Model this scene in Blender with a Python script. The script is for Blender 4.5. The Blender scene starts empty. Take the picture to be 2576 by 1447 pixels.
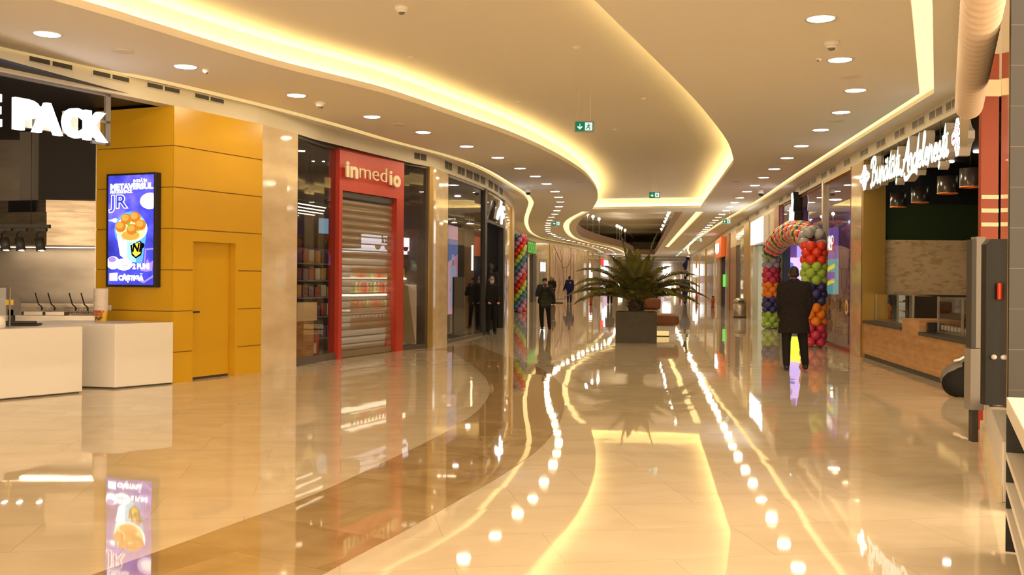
import bpy, bmesh, math, random
from math import pi, sin, cos, sqrt, atan2, radians
from mathutils import Vector, Matrix
random.seed(11)
SC = bpy.context.scene
COL = SC.collection

# ------------------------------------------------------------------ survey
# The eye stands at (0, 0, 1.6) looking along +Y.  Readings taken on the
# photograph are turned into places on the floor (z=0), on a ceiling of known
# height, or on an upright at a known distance.
ROLL, FOC, EYE = .0075, 2500.0, 1.6
HC = 4.40          # lower ceiling
HF = 4.12          # underside of the shop fascias
HU = 4.78          # raised ceiling in the middle

def _uv(x, y):
    u, v = x - 1288, y - 700
    return u - ROLL * v, v + ROLL * u

def FL(x, y):
    u, v = _uv(x, y)
    Y = FOC * EYE / v
    return (u * Y / FOC, Y)

def CE(x, y, H=HC):
    u, v = _uv(x, y)
    Y = -FOC * (H - EYE) / v
    return (u * Y / FOC, Y)

def XZ(x, y, Y):
    u, v = _uv(x, y)
    return u * Y / FOC, EYE - v * Y / FOC

# ------------------------------------------------------------------ meshes
class MB:
    def __init__(s):
        s.v, s.f, s.m, s.sm = [], [], [], []
    def add(s, vs, fs, mi=0, smooth=False):
        b = len(s.v)
        s.v += [tuple(p) for p in vs]
        for f in fs:
            s.f.append([b + i for i in f]); s.m.append(mi); s.sm.append(smooth)
        return s
    def box(s, x0, x1, y0, y1, z0, z1, mi=0):
        vs = [(x, y, z) for z in (z0, z1) for y in (y0, y1) for x in (x0, x1)]
        return s.add(vs, [(0, 2, 3, 1), (4, 5, 7, 6), (0, 1, 5, 4), (2, 6, 7, 3), (0, 4, 6, 2), (1, 3, 7, 5)], mi)
    def quad(s, a, b, c, d, mi=0):
        return s.add([a, b, c, d], [(0, 1, 2, 3)], mi)
    def prism(s, poly, z0, z1, mi=0):           # plan polygon, counter-clockwise
        n = len(poly)
        vs = [(x, y, z0) for x, y in poly] + [(x, y, z1) for x, y in poly]
        fs = [tuple(range(n - 1, -1, -1)), tuple(range(n, 2 * n))]
        fs += [(i, (i + 1) % n, n + (i + 1) % n, n + i) for i in range(n)]
        return s.add(vs, fs, mi)
    def slab(s, poly, y0, y1, mi=0):            # polygon in xz, given depth in y
        n = len(poly)
        vs = [(x, y0, z) for x, z in poly] + [(x, y1, z) for x, z in poly]
        fs = [tuple(range(n)), tuple(range(2 * n - 1, n - 1, -1))]
        fs += [(n + i, n + (i + 1) % n, (i + 1) % n, i) for i in range(n)]
        return s.add(vs, fs, mi)
    def tube(s, pts, r, n=8, mi=0, caps=True, flat=1.0):
        pts = [Vector(p) for p in pts]
        rs = r if isinstance(r, (list, tuple)) else [r] * len(pts)
        vs, fs = [], []
        for i, p in enumerate(pts):
            t = (pts[min(i + 1, len(pts) - 1)] - pts[max(i - 1, 0)])
            t = t.normalized() if t.length > 1e-9 else Vector((0, 0, 1))
            a = Vector((0, 0, 1)) if abs(t.z) < .9 else Vector((1, 0, 0))
            e1 = t.cross(a).normalized(); e2 = t.cross(e1)
            for k in range(n):
                w = 2 * pi * k / n
                vs.append(p + e1 * cos(w) * rs[i] + e2 * sin(w) * rs[i] * flat)
        for i in range(len(pts) - 1):
            for k in range(n):
                fs.append((i * n + k, i * n + (k + 1) % n, (i + 1) * n + (k + 1) % n, (i + 1) * n + k))
        if caps:
            fs.append(tuple(range(n - 1, -1, -1))); fs.append(tuple(range((len(pts) - 1) * n, len(pts) * n)))
        return s.add(vs, fs, mi, True)
    def lathe(s, prof, n=24, c=(0, 0, 0), mi=0, smooth=True, caps=True):   # prof: (r, z)
        vs, fs = [], []
        for r, z in prof:
            for k in range(n):
                w = 2 * pi * k / n
                vs.append((c[0] + r * cos(w), c[1] + r * sin(w), c[2] + z))
        for i in range(len(prof) - 1):
            for k in range(n):
                fs.append((i * n + k, i * n + (k + 1) % n, (i + 1) * n + (k + 1) % n, (i + 1) * n + k))
        if caps and prof[0][0] > 1e-6: fs.append(tuple(range(n - 1, -1, -1)))
        if caps and prof[-1][0] > 1e-6: fs.append(tuple(range((len(prof) - 1) * n, len(prof) * n)))
        return s.add(vs, fs, mi, smooth)
    def ball(s, c, r, nu=12, nv=8, mi=0):
        rx, ry, rz = r if isinstance(r, (list, tuple)) else (r, r, r)
        vs, fs = [(c[0], c[1], c[2] - rz)], []
        for j in range(1, nv):
            a = -pi / 2 + pi * j / nv
            for k in range(nu):
                w = 2 * pi * k / nu
                vs.append((c[0] + rx * cos(a) * cos(w), c[1] + ry * cos(a) * sin(w), c[2] + rz * sin(a)))
        vs.append((c[0], c[1], c[2] + rz))
        for k in range(nu):
            fs.append((0, 1 + (k + 1) % nu, 1 + k))
            fs.append((len(vs) - 1, 1 + (nv - 2) * nu + k, 1 + (nv - 2) * nu + (k + 1) % nu))
        for j in range(nv - 2):
            for k in range(nu):
                a = 1 + j * nu
                fs.append((a + k, a + (k + 1) % nu, a + nu + (k + 1) % nu, a + nu + k))
        return s.add(vs, fs, mi, True)
    def cap(s, p0, r0, p1, r1, n=10):           # tapered capsule (for remeshed figures)
        p0, p1 = Vector(p0), Vector(p1)
        s.tube([p0, p1], [r0, r1], n); s.ball(p0, r0, n, 6); s.ball(p1, r1, n, 6)
        return s
    def mesh(s, name, mats):
        me = bpy.data.meshes.new(name)
        me.from_pydata(s.v, [], s.f)
        for i, p in enumerate(me.polygons):
            p.material_index = s.m[i]; p.use_smooth = s.sm[i]
        for m in (mats if isinstance(mats, (list, tuple)) else [mats]):
            me.materials.append(m)
        return me
    def build(s, name, mats, parent=None, bevel=0, fix=True, loc=None, rz=0, seg=2):
        me = s.mesh(name, mats)
        if fix:
            bm = bmesh.new(); bm.from_mesh(me)
            bmesh.ops.recalc_face_normals(bm, faces=bm.faces[:]); bm.to_mesh(me); bm.free()
        o = bpy.data.objects.new(name, me); COL.objects.link(o)
        if parent is not None: o.parent = parent
        if loc is not None: o.location = loc
        o.rotation_euler.z = rz
        if bevel:
            b = o.modifiers.new('bevel', 'BEVEL'); b.width = bevel; b.segments = seg
            b.limit_method = 'ANGLE'; b.angle_limit = radians(40)
        return o

def tag(o, label=None, cat=None, group=None, kind=None):
    if label: o['label'] = label
    if cat: o['category'] = cat
    if group: o['group'] = group
    if kind: o['kind'] = kind
    return o

def thing(name, label, cat, loc=(0, 0, 0), rz=0, group=None):
    o = bpy.data.objects.new(name, None); COL.objects.link(o)
    o.location = loc; o.rotation_euler = (0, 0, rz); o.empty_display_size = .1
    return tag(o, label, cat, group)

def struct(o):
    o['kind'] = 'structure'
    return o

def kids(o): return [c for c in o.children]
def dup(root, loc, rz=None, label=None, group=None, scale=None):
    r = root.copy(); COL.objects.link(r); r.location = loc
    if rz is not None: r.rotation_euler = (0, 0, rz)
    if scale: r.scale = (scale,) * 3
    if label: r['label'] = label
    if group: r['group'] = group
    for ch in list(root.children):
        c = ch.copy(); COL.objects.link(c); c.parent = r
        for g in list(ch.children):
            d = g.copy(); COL.objects.link(d); d.parent = c
    return r

_ONES = 'first second third fourth fifth sixth seventh eighth ninth tenth eleventh twelfth thirteenth fourteenth fifteenth sixteenth seventeenth eighteenth nineteenth'.split()
_TENS = {2: ('twentieth', 'twenty'), 3: ('thirtieth', 'thirty'), 4: ('fortieth', 'forty'), 5: ('fiftieth', 'fifty'), 6: ('sixtieth', 'sixty')}
def nth(i):                                     # 1 -> first
    if i < 20: return _ONES[i - 1]
    t, o = divmod(i, 10)
    return _TENS[t][0] if o == 0 else _TENS[t][1] + '-' + _ONES[o - 1]

def text_mesh(body, size=1.0, bold=0.0, depth=.02, shear=0.0, spacing=1.0, align='LEFT', res=4):
    c = bpy.data.curves.new('lettering', 'FONT')
    c.body = body; c.size = size; c.offset = bold; c.extrude = depth / 2; c.shear = shear
    c.space_character = spacing; c.align_x = align; c.resolution_u = res
    o = bpy.data.objects.new('lettering', c); COL.objects.link(o)
    dg = bpy.context.evaluated_depsgraph_get(); dg.update()
    me = bpy.data.meshes.new_from_object(o.evaluated_get(dg))
    bpy.data.objects.remove(o); bpy.data.curves.remove(c)
    for v in me.vertices:                       # stand it up: reads along +x, faces -y
        x, y, z = v.co
        v.co = (x, -z, y)
    return me
def text(name, body, mat, parent, x, y, z, size, bold=0, depth=.02, shear=0, spacing=1, align='LEFT', sx=1.0, rotz=0):
    me = text_mesh(body, size, bold, depth, shear, spacing, align)
    me.materials.clear(); me.materials.append(mat)
    o = bpy.data.objects.new(name, me); COL.objects.link(o)
    o.parent = parent; o.location = (x, y, z); o.scale = (sx, 1, 1); o.rotation_euler = (0, rotz, 0)
    return o

def smooth_path(pts, n=6, closed=False):        # Catmull-Rom in the plan
    P = [Vector(p) for p in pts]; out = []
    m = len(P)
    for i in range(m if closed else m - 1):
        p0 = P[(i - 1) % m] if closed or i > 0 else P[i]
        p1, p2 = P[i], P[(i + 1) % m]
        p3 = P[(i + 2) % m] if closed or i + 2 < m else p2
        for k in range(n):
            t = k / n
            out.append(.5 * ((2 * p1) + (p2 - p0) * t + (2 * p0 - 5 * p1 + 4 * p2 - p3) * t * t + (-p0 + 3 * p1 - 3 * p2 + p3) * t ** 3))
    if not closed: out.append(P[-1])
    return [tuple(p) for p in out]

def normals2(path, closed=False):               # unit normals to the right of travel, mitred
    P = [Vector(p[:2]) for p in path]; n = len(P); out = []
    for i in range(n):
        a = P[(i - 1) % n] if closed or i > 0 else None
        b = P[(i + 1) % n] if closed or i < n - 1 else None
        d1 = (P[i] - a).normalized() if a is not None else None
        d2 = (b - P[i]).normalized() if b is not None else None
        if d1 is None: d1 = d2
        if d2 is None: d2 = d1
        n1, n2 = Vector((d1.y, -d1.x)), Vector((d2.y, -d2.x))
        m = n1 + n2
        m = m.normalized() if m.length > 1e-6 else n1
        out.append(m / max(.45, m.dot(n1)))
    return out
def offset2(path, d, closed=False):
    return [(p[0] + q.x * d, p[1] + q.y * d) for p, q in zip(path, normals2(path, closed))]

def ribbon(mb, path, prof, closed=False, mi=0, smooth=False):   # prof: list of (offset to the right, z)
    nn = normals2(path, closed); n = len(path)
    rows = [[(p[0] + q.x * o, p[1] + q.y * o, z) for p, q in zip(path, nn)] for o, z in prof]
    for a, b in zip(rows[:-1], rows[1:]):
        vs = a + b
        fs = [(i, (i + 1) % n, n + (i + 1) % n, n + i) for i in range(n if closed else n - 1)]
        mb.add(vs, fs, mi, smooth)
    return mb
def solid_ribbon(mb, path, o0, o1, z0, z1, closed=False, mi=0):
    ribbon(mb, path, [(o0, z0), (o1, z0), (o1, z1), (o0, z1), (o0, z0)], closed, mi)
    if not closed:
        nn = normals2(path)
        for i in (0, -1):
            p, q = path[i], nn[i]
            a = [(p[0] + q.x * o, p[1] + q.y * o, z) for o, z in ((o0, z0), (o1, z0), (o1, z1), (o0, z1))]
            mb.add(a, [(0, 1, 2, 3)], mi)
    return mb
def fill2d(loops, z):                           # polygon with holes -> flat faces
    c = bpy.data.curves.new('fill', 'CURVE'); c.dimensions = '2D'; c.fill_mode = 'BOTH'
    for lp in loops:
        s = c.splines.new('POLY'); s.points.add(len(lp) - 1)
        for i, p in enumerate(lp): s.points[i].co = (p[0], p[1], 0, 1)
        s.use_cyclic_u = True
    o = bpy.data.objects.new('fill', c); COL.objects.link(o)
    dg = bpy.context.evaluated_depsgraph_get(); dg.update()
    me = bpy.data.meshes.new_from_object(o.evaluated_get(dg))
    vs = [(v.co.x, v.co.y, z) for v in me.vertices]; fs = [tuple(p.vertices) for p in me.polygons]
    bpy.data.objects.remove(o); bpy.data.curves.remove(c); bpy.data.meshes.remove(me)
    return vs, fs
def strip_loop(path, w0, w1):
    return offset2(path, w0) + offset2(path, w1)[::-1]

# ------------------------------------------------------------------ materials
def lin(c):
    return tuple((x / 255 / 12.92 if x / 255 <= .04045 else ((x / 255 + .055) / 1.055) ** 2.4) for x in c)
def mat(name, col, rough=.5, metal=0, spec=.5, coat=0, emit=None, es=0, alpha=None):
    m = bpy.data.materials.new(name); m.use_nodes = True
    b = m.node_tree.nodes['Principled BSDF']
    b.inputs['Base Color'].default_value = (*col, 1); b.inputs['Roughness'].default_value = rough
    b.inputs['Metallic'].default_value = metal; b.inputs['Specular IOR Level'].default_value = spec
    b.inputs['Coat Weight'].default_value = coat; b.inputs['Coat Roughness'].default_value = .05
    if emit:
        b.inputs['Emission Color'].default_value = (*emit, 1); b.inputs['Emission Strength'].default_value = es
    return m
def nodes(m): return m.node_tree.nodes, m.node_tree.links, m.node_tree.nodes['Principled BSDF']
def noise_col(m, c0, c1, scale=5, detail=4, stretch=(1, 1, 1), p0=.35, p1=.65, bump=0, coord='Object', rough=None):
    n, l, b = nodes(m)
    tc = n.new('ShaderNodeTexCoord'); mp = n.new('ShaderNodeMapping'); mp.inputs['Scale'].default_value = stretch
    t = n.new('ShaderNodeTexNoise'); t.inputs['Scale'].default_value = scale; t.inputs['Detail'].default_value = detail
    r = n.new('ShaderNodeValToRGB'); e = r.color_ramp.elements
    e[0].position, e[1].position = p0, p1; e[0].color, e[1].color = (*c0, 1), (*c1, 1)
    l.new(tc.outputs[coord], mp.inputs[0]); l.new(mp.outputs[0], t.inputs['Vector'])
    l.new(t.outputs['Fac'], r.inputs['Fac']); l.new(r.outputs['Color'], b.inputs['Base Color'])
    if bump:
        bp = n.new('ShaderNodeBump'); bp.inputs['Strength'].default_value = bump; bp.inputs['Distance'].default_value = .01
        l.new(t.outputs['Fac'], bp.inputs['Height']); l.new(bp.outputs[0], b.inputs['Normal'])
    return m
def emis(name, col, s):
    m = bpy.data.materials.new(name); m.use_nodes = True
    n, l = m.node_tree.nodes, m.node_tree.links
    n.remove(n['Principled BSDF'])
    e = n.new('ShaderNodeEmission'); e.inputs['Color'].default_value = (*col, 1); e.inputs['Strength'].default_value = s
    l.new(e.outputs[0], n['Material Output'].inputs['Surface'])
    return m
def glass(name, tint=(.9, .9, .88), ior=1.5, rough=.0):
    m = bpy.data.materials.new(name); m.use_nodes = True
    n, l = m.node_tree.nodes, m.node_tree.links
    n.remove(n['Principled BSDF'])
    t = n.new('ShaderNodeBsdfTransparent'); t.inputs['Color'].default_value = (*tint, 1)
    g = n.new('ShaderNodeBsdfGlossy'); g.inputs['Roughness'].default_value = rough
    ge = n.new('ShaderNodeNewGeometry'); dt = n.new('ShaderNodeVectorMath'); dt.operation = 'DOT_PRODUCT'
    l.new(ge.outputs['Normal'], dt.inputs[0]); l.new(ge.outputs['Incoming'], dt.inputs[1])
    def mth(op, a, b=None):
        q = n.new('ShaderNodeMath'); q.operation = op
        for i, w in enumerate((a, b)):
            if w is None: continue
            if isinstance(w, (int, float)): q.inputs[i].default_value = w
            else: l.new(w, q.inputs[i])
        return q.outputs[0]
    f0 = ((ior - 1) / (ior + 1)) ** 2
    pw = mth('POWER', mth('SUBTRACT', 1.0, mth('ABSOLUTE', dt.outputs['Value'])), 5.0)
    fr = mth('ADD', mth('MULTIPLY', pw, (1 - f0) * .85), f0)
    mx = n.new('ShaderNodeMixShader')
    l.new(fr, mx.inputs[0]); l.new(t.outputs[0], mx.inputs[1]); l.new(g.outputs[0], mx.inputs[2])
    l.new(mx.outputs[0], n['Material Output'].inputs['Surface'])
    return m

M = {}
M['ceil'] = mat('plaster', (.88, .85, .80), .8, spec=.2)
M['lip'] = mat('plaster lip', (.78, .73, .66), .8, spec=.2)
M['fascia'] = mat('fascia paint', (.66, .62, .53), .6, spec=.3)
M['white'] = mat('white solid surface', (.76, .73, .70), .35)
M['whitep'] = mat('white paint', (.8, .79, .77), .5)
M['yellow'] = mat('yellow cladding', (.60, .35, .016), .28, spec=.45)
M['groove'] = mat('groove', (.25, .13, .01), .7)
M['gold'] = mat('brushed brass', (.46, .30, .075), .38, metal=.55)
M['steel'] = noise_col(mat('brushed steel', (.5, .47, .44), .32, metal=.9), (.38, .34, .30), (.45, .41, .36), 1.5, 2, (1, 1, 2.5))
M['dsteel'] = mat('dark steel', (.10, .095, .09), .4, metal=.7)
M['black'] = mat('black', (.012, .012, .013), .5)
M['dgrey'] = mat('dark grey paint', (.05, .046, .044), .5)
M['grey'] = mat('grey panel', (.26, .24, .225), .45)
M['mgrey'] = mat('mid grey', (.16, .15, .145), .5)
M['planter'] = noise_col(mat('planter', (.07, .06, .05), .75), (.066, .058, .048), (.082, .072, .060), 30, 3)
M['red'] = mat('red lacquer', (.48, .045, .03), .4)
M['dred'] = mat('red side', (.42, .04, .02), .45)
M['orange'] = mat('orange red wall', (.30, .042, .008), .5)
M['cream'] = mat('cream letter', (.82, .70, .50), .5)
M['wood'] = noise_col(mat('wood', (.5, .3, .15), .5), (.36, .18, .07), (.55, .32, .15), 3, 5, (1, 1, 10))
M['plank'] = noise_col(mat('wood planks', (.5, .3, .15), .5), (.42, .22, .085), (.56, .33, .15), 1.6, 3, (1.2, 1.2, 9), .3, .7)
M['trav'] = noise_col(mat('travertine board', (.5, .4, .25), .7), (.58, .41, .22), (.86, .67, .42), 5, 8, (1.2, 1.2, 3.0), .30, .52)
M['dgreen'] = mat('dark green wall', (.022, .045, .008), .6)
M['leather'] = mat('tan leather', (.22, .075, .03), .5)
M['skin'] = mat('skin', (.50, .27, .18), .55)
M['skind'] = mat('dark skin', (.16, .08, .05), .55)
M['hair'] = mat('dark hair', (.012, .009, .008), .6)
M['coat'] = noise_col(mat('black wool', (.014, .012, .012), .85, spec=.2), (.011, .009, .009), (.022, .018, .017), 60, 2)
M['cloth'] = mat('black cloth', (.014, .013, .013), .8, spec=.2)
M['jacket'] = mat('charcoal jacket', (.03, .031, .032), .8, spec=.2)
M['olive'] = mat('olive shirt', (.045, .05, .028), .85, spec=.2)
M['navy'] = mat('navy workwear', (.016, .022, .10), .8, spec=.2)
M['shoe'] = mat('black shoe', (.01, .01, .01), .4)
M['paper'] = mat('white paper', (.84, .82, .80), .6)
M['soil'] = noise_col(mat('soil', (.05, .035, .02), .9), (.02, .014, .01), (.07, .05, .03), 25, 4)
M['frond'] = noise_col(mat('palm leaf', (.06, .07, .015), .55, spec=.3), (.085, .09, .018), (.17, .16, .045), 4, 3)
M['trunk'] = noise_col(mat('palm trunk', (.06, .045, .025), .9), (.02, .016, .01), (.09, .065, .035), 18, 4, bump=.6)
M['glass'] = glass('shop glass', (.88, .86, .84), 1.5)
M['clear'] = glass('clear glass', (.93, .94, .92), 1.45)
M['mirror'] = mat('polished side panel', (.55, .50, .46), .06, metal=.9)
M['led'] = emis('led strip diffuser', (1, .74, .30), 1.55)
M['ledhot'] = emis('led tape in trough', (1, .70, .25), 23)
M['lamp'] = emis('downlight diffuser', (1, .78, .50), 150)
M['lampw'] = emis('white lamp', (1, .93, .85), 14)
M['signw'] = emis('white sign face', (.97, .96, 1.0), 2.6)
M['signg'] = emis('green white sign face', (.86, 1.0, .84), 1.15)
M['signs'] = mat('sign return', (.52, .47, .40), .5)
M['neon'] = emis('warm neon', (1, .86, .60), 3.2)
M['exitg'] = emis('exit green', (.02, .30, .12), .55)
M['exitw'] = emis('exit white', (.85, .95, .85), .8)
def colmat(k, rgb, rough=.35, **kw):
    M[k] = mat(k, lin(rgb), rough, **kw); return M[k]
# ------------------------------------------------------------------ plan of the mall
class Path:
    def __init__(s, pts):
        s.p = [Vector(q) for q in pts]; s.d = [0]
        for a, b in zip(s.p[:-1], s.p[1:]): s.d.append(s.d[-1] + (b - a).length)
    def at(s, d):
        for i in range(len(s.p) - 1):
            if d <= s.d[i + 1] or i == len(s.p) - 2:
                t = (d - s.d[i]) / (s.d[i + 1] - s.d[i])
                return s.p[i].lerp(s.p[i + 1], t)
    def px(s, x, ymin=0):                       # distance along the wall seen in picture column x
        r = (x - 1288) / FOC
        for i in range(len(s.p) - 1):
            a, b = s.p[i], s.p[i + 1]
            fa, fb = a.x - r * a.y, b.x - r * b.y
            if fa * fb <= 0 and b.y > ymin and fa != fb:
                t = fa / (fa - fb); q = a.lerp(b, t)
                if q.y >= ymin: return s.d[i] + t * (b - a).length
        raise ValueError(x)
    def sub(s, d0, d1):
        return [tuple(s.at(d0))] + [tuple(q) for q, d in zip(s.p, s.d) if d0 + 1e-3 < d < d1 - 1e-3] + [tuple(s.at(d1))]

WL = Path([(-19.2, -12), (-12.84, 0), (-6.4, 12.15), (-5.07, 14.66), (-4.2, 16.4)] + smooth_path(
    [(-4.2, 16.4), (-3.8, 17.6), (-3.36, 19.3), (-2.4, 21.6), (-1.85, 22.7), (-1.55, 24.1), (-.78, 27.8), (-.3, 31.6), (-.08, 34.6), (.02, 37.2),
     (.02, 42), (.0, 48), (.2, 55), (.6, 61), (1.4, 67), (2.35, 71.8), (4.0, 78.4), (5.9, 85.4), (7.4, 93.3), (9.6, 108), (13.5, 128), (18, 156)], 4)[1:])
WR = Path([(6.53, 14.2), (7.34, 20.9), (9.8, 39.6), (10.2, 42.6), (10.75, 46.6), (12.1, 56), (14.4, 71), (20.2, 111), (26.8, 156)])

def seg(path, d0, d1):                          # a straight run: origin, heading, length
    a, b = path.at(d0), path.at(d1)
    return (a.x, a.y, 0), atan2(b.y - a.y, b.x - a.x), (b - a).length
def segR(d0, d1):                               # right wall read from far to near
    a, b = WR.at(d1), WR.at(d0)
    return (a.x, a.y, 0), atan2(b.y - a.y, b.x - a.x), (b - a).length

# ------------------------------------------------------------------ floor
def marble(name, c0, c1, rough=.028, ang=-.17, joint=True, tilt=.0026, wav=.0046):
    m = mat(name, c0, rough, spec=.54)
    n, l, b = nodes(m)
    def mth(op, a, bb=None):
        q = n.new('ShaderNodeMath'); q.operation = op
        for i, w in enumerate((a, bb)):
            if w is None: continue
            if isinstance(w, (int, float)): q.inputs[i].default_value = w
            else: l.new(w, q.inputs[i])
        return q.outputs[0]
    tc = n.new('ShaderNodeTexCoord')
    mp = n.new('ShaderNodeMapping'); mp.inputs['Rotation'].default_value = (0, 0, ang)
    l.new(tc.outputs['Object'], mp.inputs[0])
    sp = n.new('ShaderNodeSeparateXYZ'); l.new(mp.outputs[0], sp.inputs[0])
    v = mth('DIVIDE', sp.outputs['Y'], .68); row = mth('FLOOR', v)
    u = mth('ADD', mth('DIVIDE', sp.outputs['X'], 1.25), mth('MULTIPLY', mth('MODULO', row, 2.0), .5)); cl = mth('FLOOR', u)
    cb = n.new('ShaderNodeCombineXYZ'); l.new(cl, cb.inputs[0]); l.new(row, cb.inputs[1])
    wn = n.new('ShaderNodeTexWhiteNoise'); wn.noise_dimensions = '2D'; l.new(cb.outputs[0], wn.inputs['Vector'])
    # colour: soft veins, slightly different from slab to slab
    ms = n.new('ShaderNodeMapping'); ms.inputs['Scale'].default_value = (.8, 1.3, 1); ms.inputs['Rotation'].default_value = (0, 0, ang)
    l.new(tc.outputs['Object'], ms.inputs[0])
    off = n.new('ShaderNodeVectorMath'); off.operation = 'MULTIPLY_ADD'; off.inputs[1].default_value = (1.7, 1.7, 0)
    l.new(wn.outputs['Color'], off.inputs[0]); l.new(ms.outputs[0], off.inputs[2])
    t = n.new('ShaderNodeTexNoise'); t.inputs['Scale'].default_value = 1.9; t.inputs['Detail'].default_value = 6; t.inputs['Distortion'].default_value = .6
    l.new(off.outputs[0], t.inputs['Vector'])
    r = n.new('ShaderNodeValToRGB'); e = r.color_ramp.elements
    e[0].position, e[1].position = .33, .68; e[0].color, e[1].color = (*c0, 1), (*c1, 1)
    l.new(t.outputs['Fac'], r.inputs['Fac'])
    col = r.outputs['Color']
    if joint:
        ju = mth('LESS_THAN', mth('FRACT', u), .0055); jv = mth('LESS_THAN', mth('FRACT', v), .009)
        j = mth('MAXIMUM', ju, jv)
        mx = n.new('ShaderNodeMix'); mx.data_type = 'RGBA'
        l.new(mth('MULTIPLY', j, .30), mx.inputs['Factor']); l.new(col, mx.inputs[6]); mx.inputs[7].default_value = (c0[0] * .45, c0[1] * .4, c0[2] * .35, 1)
        col = mx.outputs[2]
    l.new(col, b.inputs['Base Color'])
    # polish: each slab lies a hair out of level and is faintly wavy
    a1 = n.new('ShaderNodeVectorMath'); a1.operation = 'SUBTRACT'; l.new(wn.outputs['Color'], a1.inputs[0]); a1.inputs[1].default_value = (.5, .5, .5)
    a2 = n.new('ShaderNodeVectorMath'); a2.operation = 'SCALE'; a2.inputs['Scale'].default_value = tilt; l.new(a1.outputs[0], a2.inputs[0])
    w = n.new('ShaderNodeTexNoise'); w.inputs['Scale'].default_value = 2.2; w.inputs['Detail'].default_value = 1.5
    l.new(off.outputs[0], w.inputs['Vector'])
    w1 = n.new('ShaderNodeVectorMath'); w1.operation = 'SUBTRACT'; l.new(w.outputs['Color'], w1.inputs[0]); w1.inputs[1].default_value = (.5, .5, .5)
    w2 = n.new('ShaderNodeVectorMath'); w2.operation = 'SCALE'; w2.inputs['Scale'].default_value = wav; l.new(w1.outputs[0], w2.inputs[0])
    s1 = n.new('ShaderNodeVectorMath'); s1.operation = 'ADD'; l.new(a2.outputs[0], s1.inputs[0]); l.new(w2.outputs[0], s1.inputs[1])
    s2 = n.new('ShaderNodeVectorMath'); s2.operation = 'MULTIPLY'; l.new(s1.outputs[0], s2.inputs[0]); s2.inputs[1].default_value = (1, 1, 0)
    s3 = n.new('ShaderNodeVectorMath'); s3.operation = 'ADD'; l.new(s2.outputs[0], s3.inputs[0]); s3.inputs[1].default_value = (0, 0, 1)
    s4 = n.new('ShaderNodeVectorMath'); s4.operation = 'NORMALIZE'; l.new(s3.outputs[0], s4.inputs[0])
    l.new(s4.outputs[0], b.inputs['Normal'])
    return m
M['floor'] = marble('cream floor marble', (.64, .55, .41), (.73, .64, .50))
M['band'] = marble('brown floor marble', (.31, .21, .095), (.43, .31, .16), ang=.55)
M['marble'] = noise_col(mat('wall marble', (.7, .58, .42), .07, spec=.5), (.58, .46, .30), (.74, .62, .45), 1.3, 6, (1, 1, 2.6), .3, .7)

struct(MB().box(-34, 46, -14, 165, -.2, 0).build('floor', M['floor']))
up = [(286, 1447), (560, 1343), (800, 1251), (968, 1171), (1094, 1108), (1178, 1058), (1220, 1020), (1236, 983), (1220, 945), (1177, 911), (1127, 885), (1040, 887)]
dn = [(834, 1447), (1010, 1350), (1136, 1276), (1262, 1201), (1346, 1142), (1396, 1092), (1417, 1050), (1425, 1008), (1417, 970), (1387, 941), (1345, 919), (1262, 893), (1200, 868)]
upw = [(-4.2, .5)] + [FL(*p) for p in up]; dnw = [(-2.75, .4)] + [FL(*p) for p in dn]
lp = smooth_path(upw, 5) + smooth_path(dnw, 5)[::-1]
vs, fs = fill2d([lp], .0022)
struct(MB().add(vs, fs).build('trim_1', M['band'], fix=False))

# ------------------------------------------------------------------ ceilings
cofL = [(60, 0), (349, 80), (524, 131), (698, 178), (898, 224), (1000, 251), (1150, 299), (1290, 346), (1394, 392), (1464, 434), (1492, 465), (1500, 484), (1499, 502), (1487, 523)]
cofR = [(1760, 516), (1841, 402), (1839.5, 388), (1824, 346), (1768, 273), (1705, 206), (1600, 105), (1489, 0)]
cl = [CE(*p) for p in cofL]; cr = [CE(*p) for p in cofR]
left = smooth_path([(-13.2, -4)] + [(-8.6, 3)] + cl, 5)
right = smooth_path(cr[1:] + [(-2.85, 0), (-4.36, -4)], 5)
COF = left + [cr[0]] + right                    # runs away on the left, comes back on the right
atl = [(3.4, 41.2), (3.25, 44.5), (3.3, 49.4), (3.6, 56), (4.5, 65), (6, 73), (7.8, 80.5), (9.9, 89), (12.7, 104), (13.5, 113)]
ATR = smooth_path(atl, 4) + [(16.2, 113), (7.05, 41.2)]
slotL = [(-12.35, .6), CE(0, 143), CE(365, 211), CE(664, 277), CE(838, 320.5), CE(975, 358.5), CE(1132, 398), CE(1220, 431), CE(1288, 470), CE(1320, 490), CE(1332, 506), CE(1333, 514),
         CE(1328, 529), CE(1322, 550), CE(1324, 569), CE(1335, 585.6), CE(1358, 597), CE(1382, 602), CE(1429, 610), CE(1476, 617), CE(1499, 624), CE(1520, 634)]
slotL = smooth_path(slotL, 4)
cor = CE(2324, 219)
slotR = [(20.2, 113), CE(1730, 613), CE(1800, 560.5), CE(1900, 500), CE(2000, 431), CE(2200, 300), cor]
slotR = smooth_path(slotR[:-1], 3) + [cor, CE(2309, 2), (1.6, 4.4)]
asl = smooth_path([CE(*p) for p in [(1471, 530), (1430, 553), (1423, 574), (1440, 595), (1475, 607), (1510, 613), (1545, 621), (1572, 633), (1570, 639), (1545, 643)]], 4)
asr = [CE(1758, 526), CE(1716, 572), CE(1675, 618)]
SLOTS = [('left', slotL, .10), ('right', slotR, .10), ('void left', asl, .16), ('void right', asr, .16)]
outer = [(-34, -12), (2.2, -12), (2.2, 3.6), (3.2, 7.0), (46, 7.0), (46, 165), (-34, 165)]
vs, fs = fill2d([outer, COF, ATR] + [strip_loop(p, -w, w) for _, p, w in SLOTS], HC)
mb = MB().add(vs, fs)
struct(mb.build('ceiling', M['ceil'], fix=False))
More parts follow.
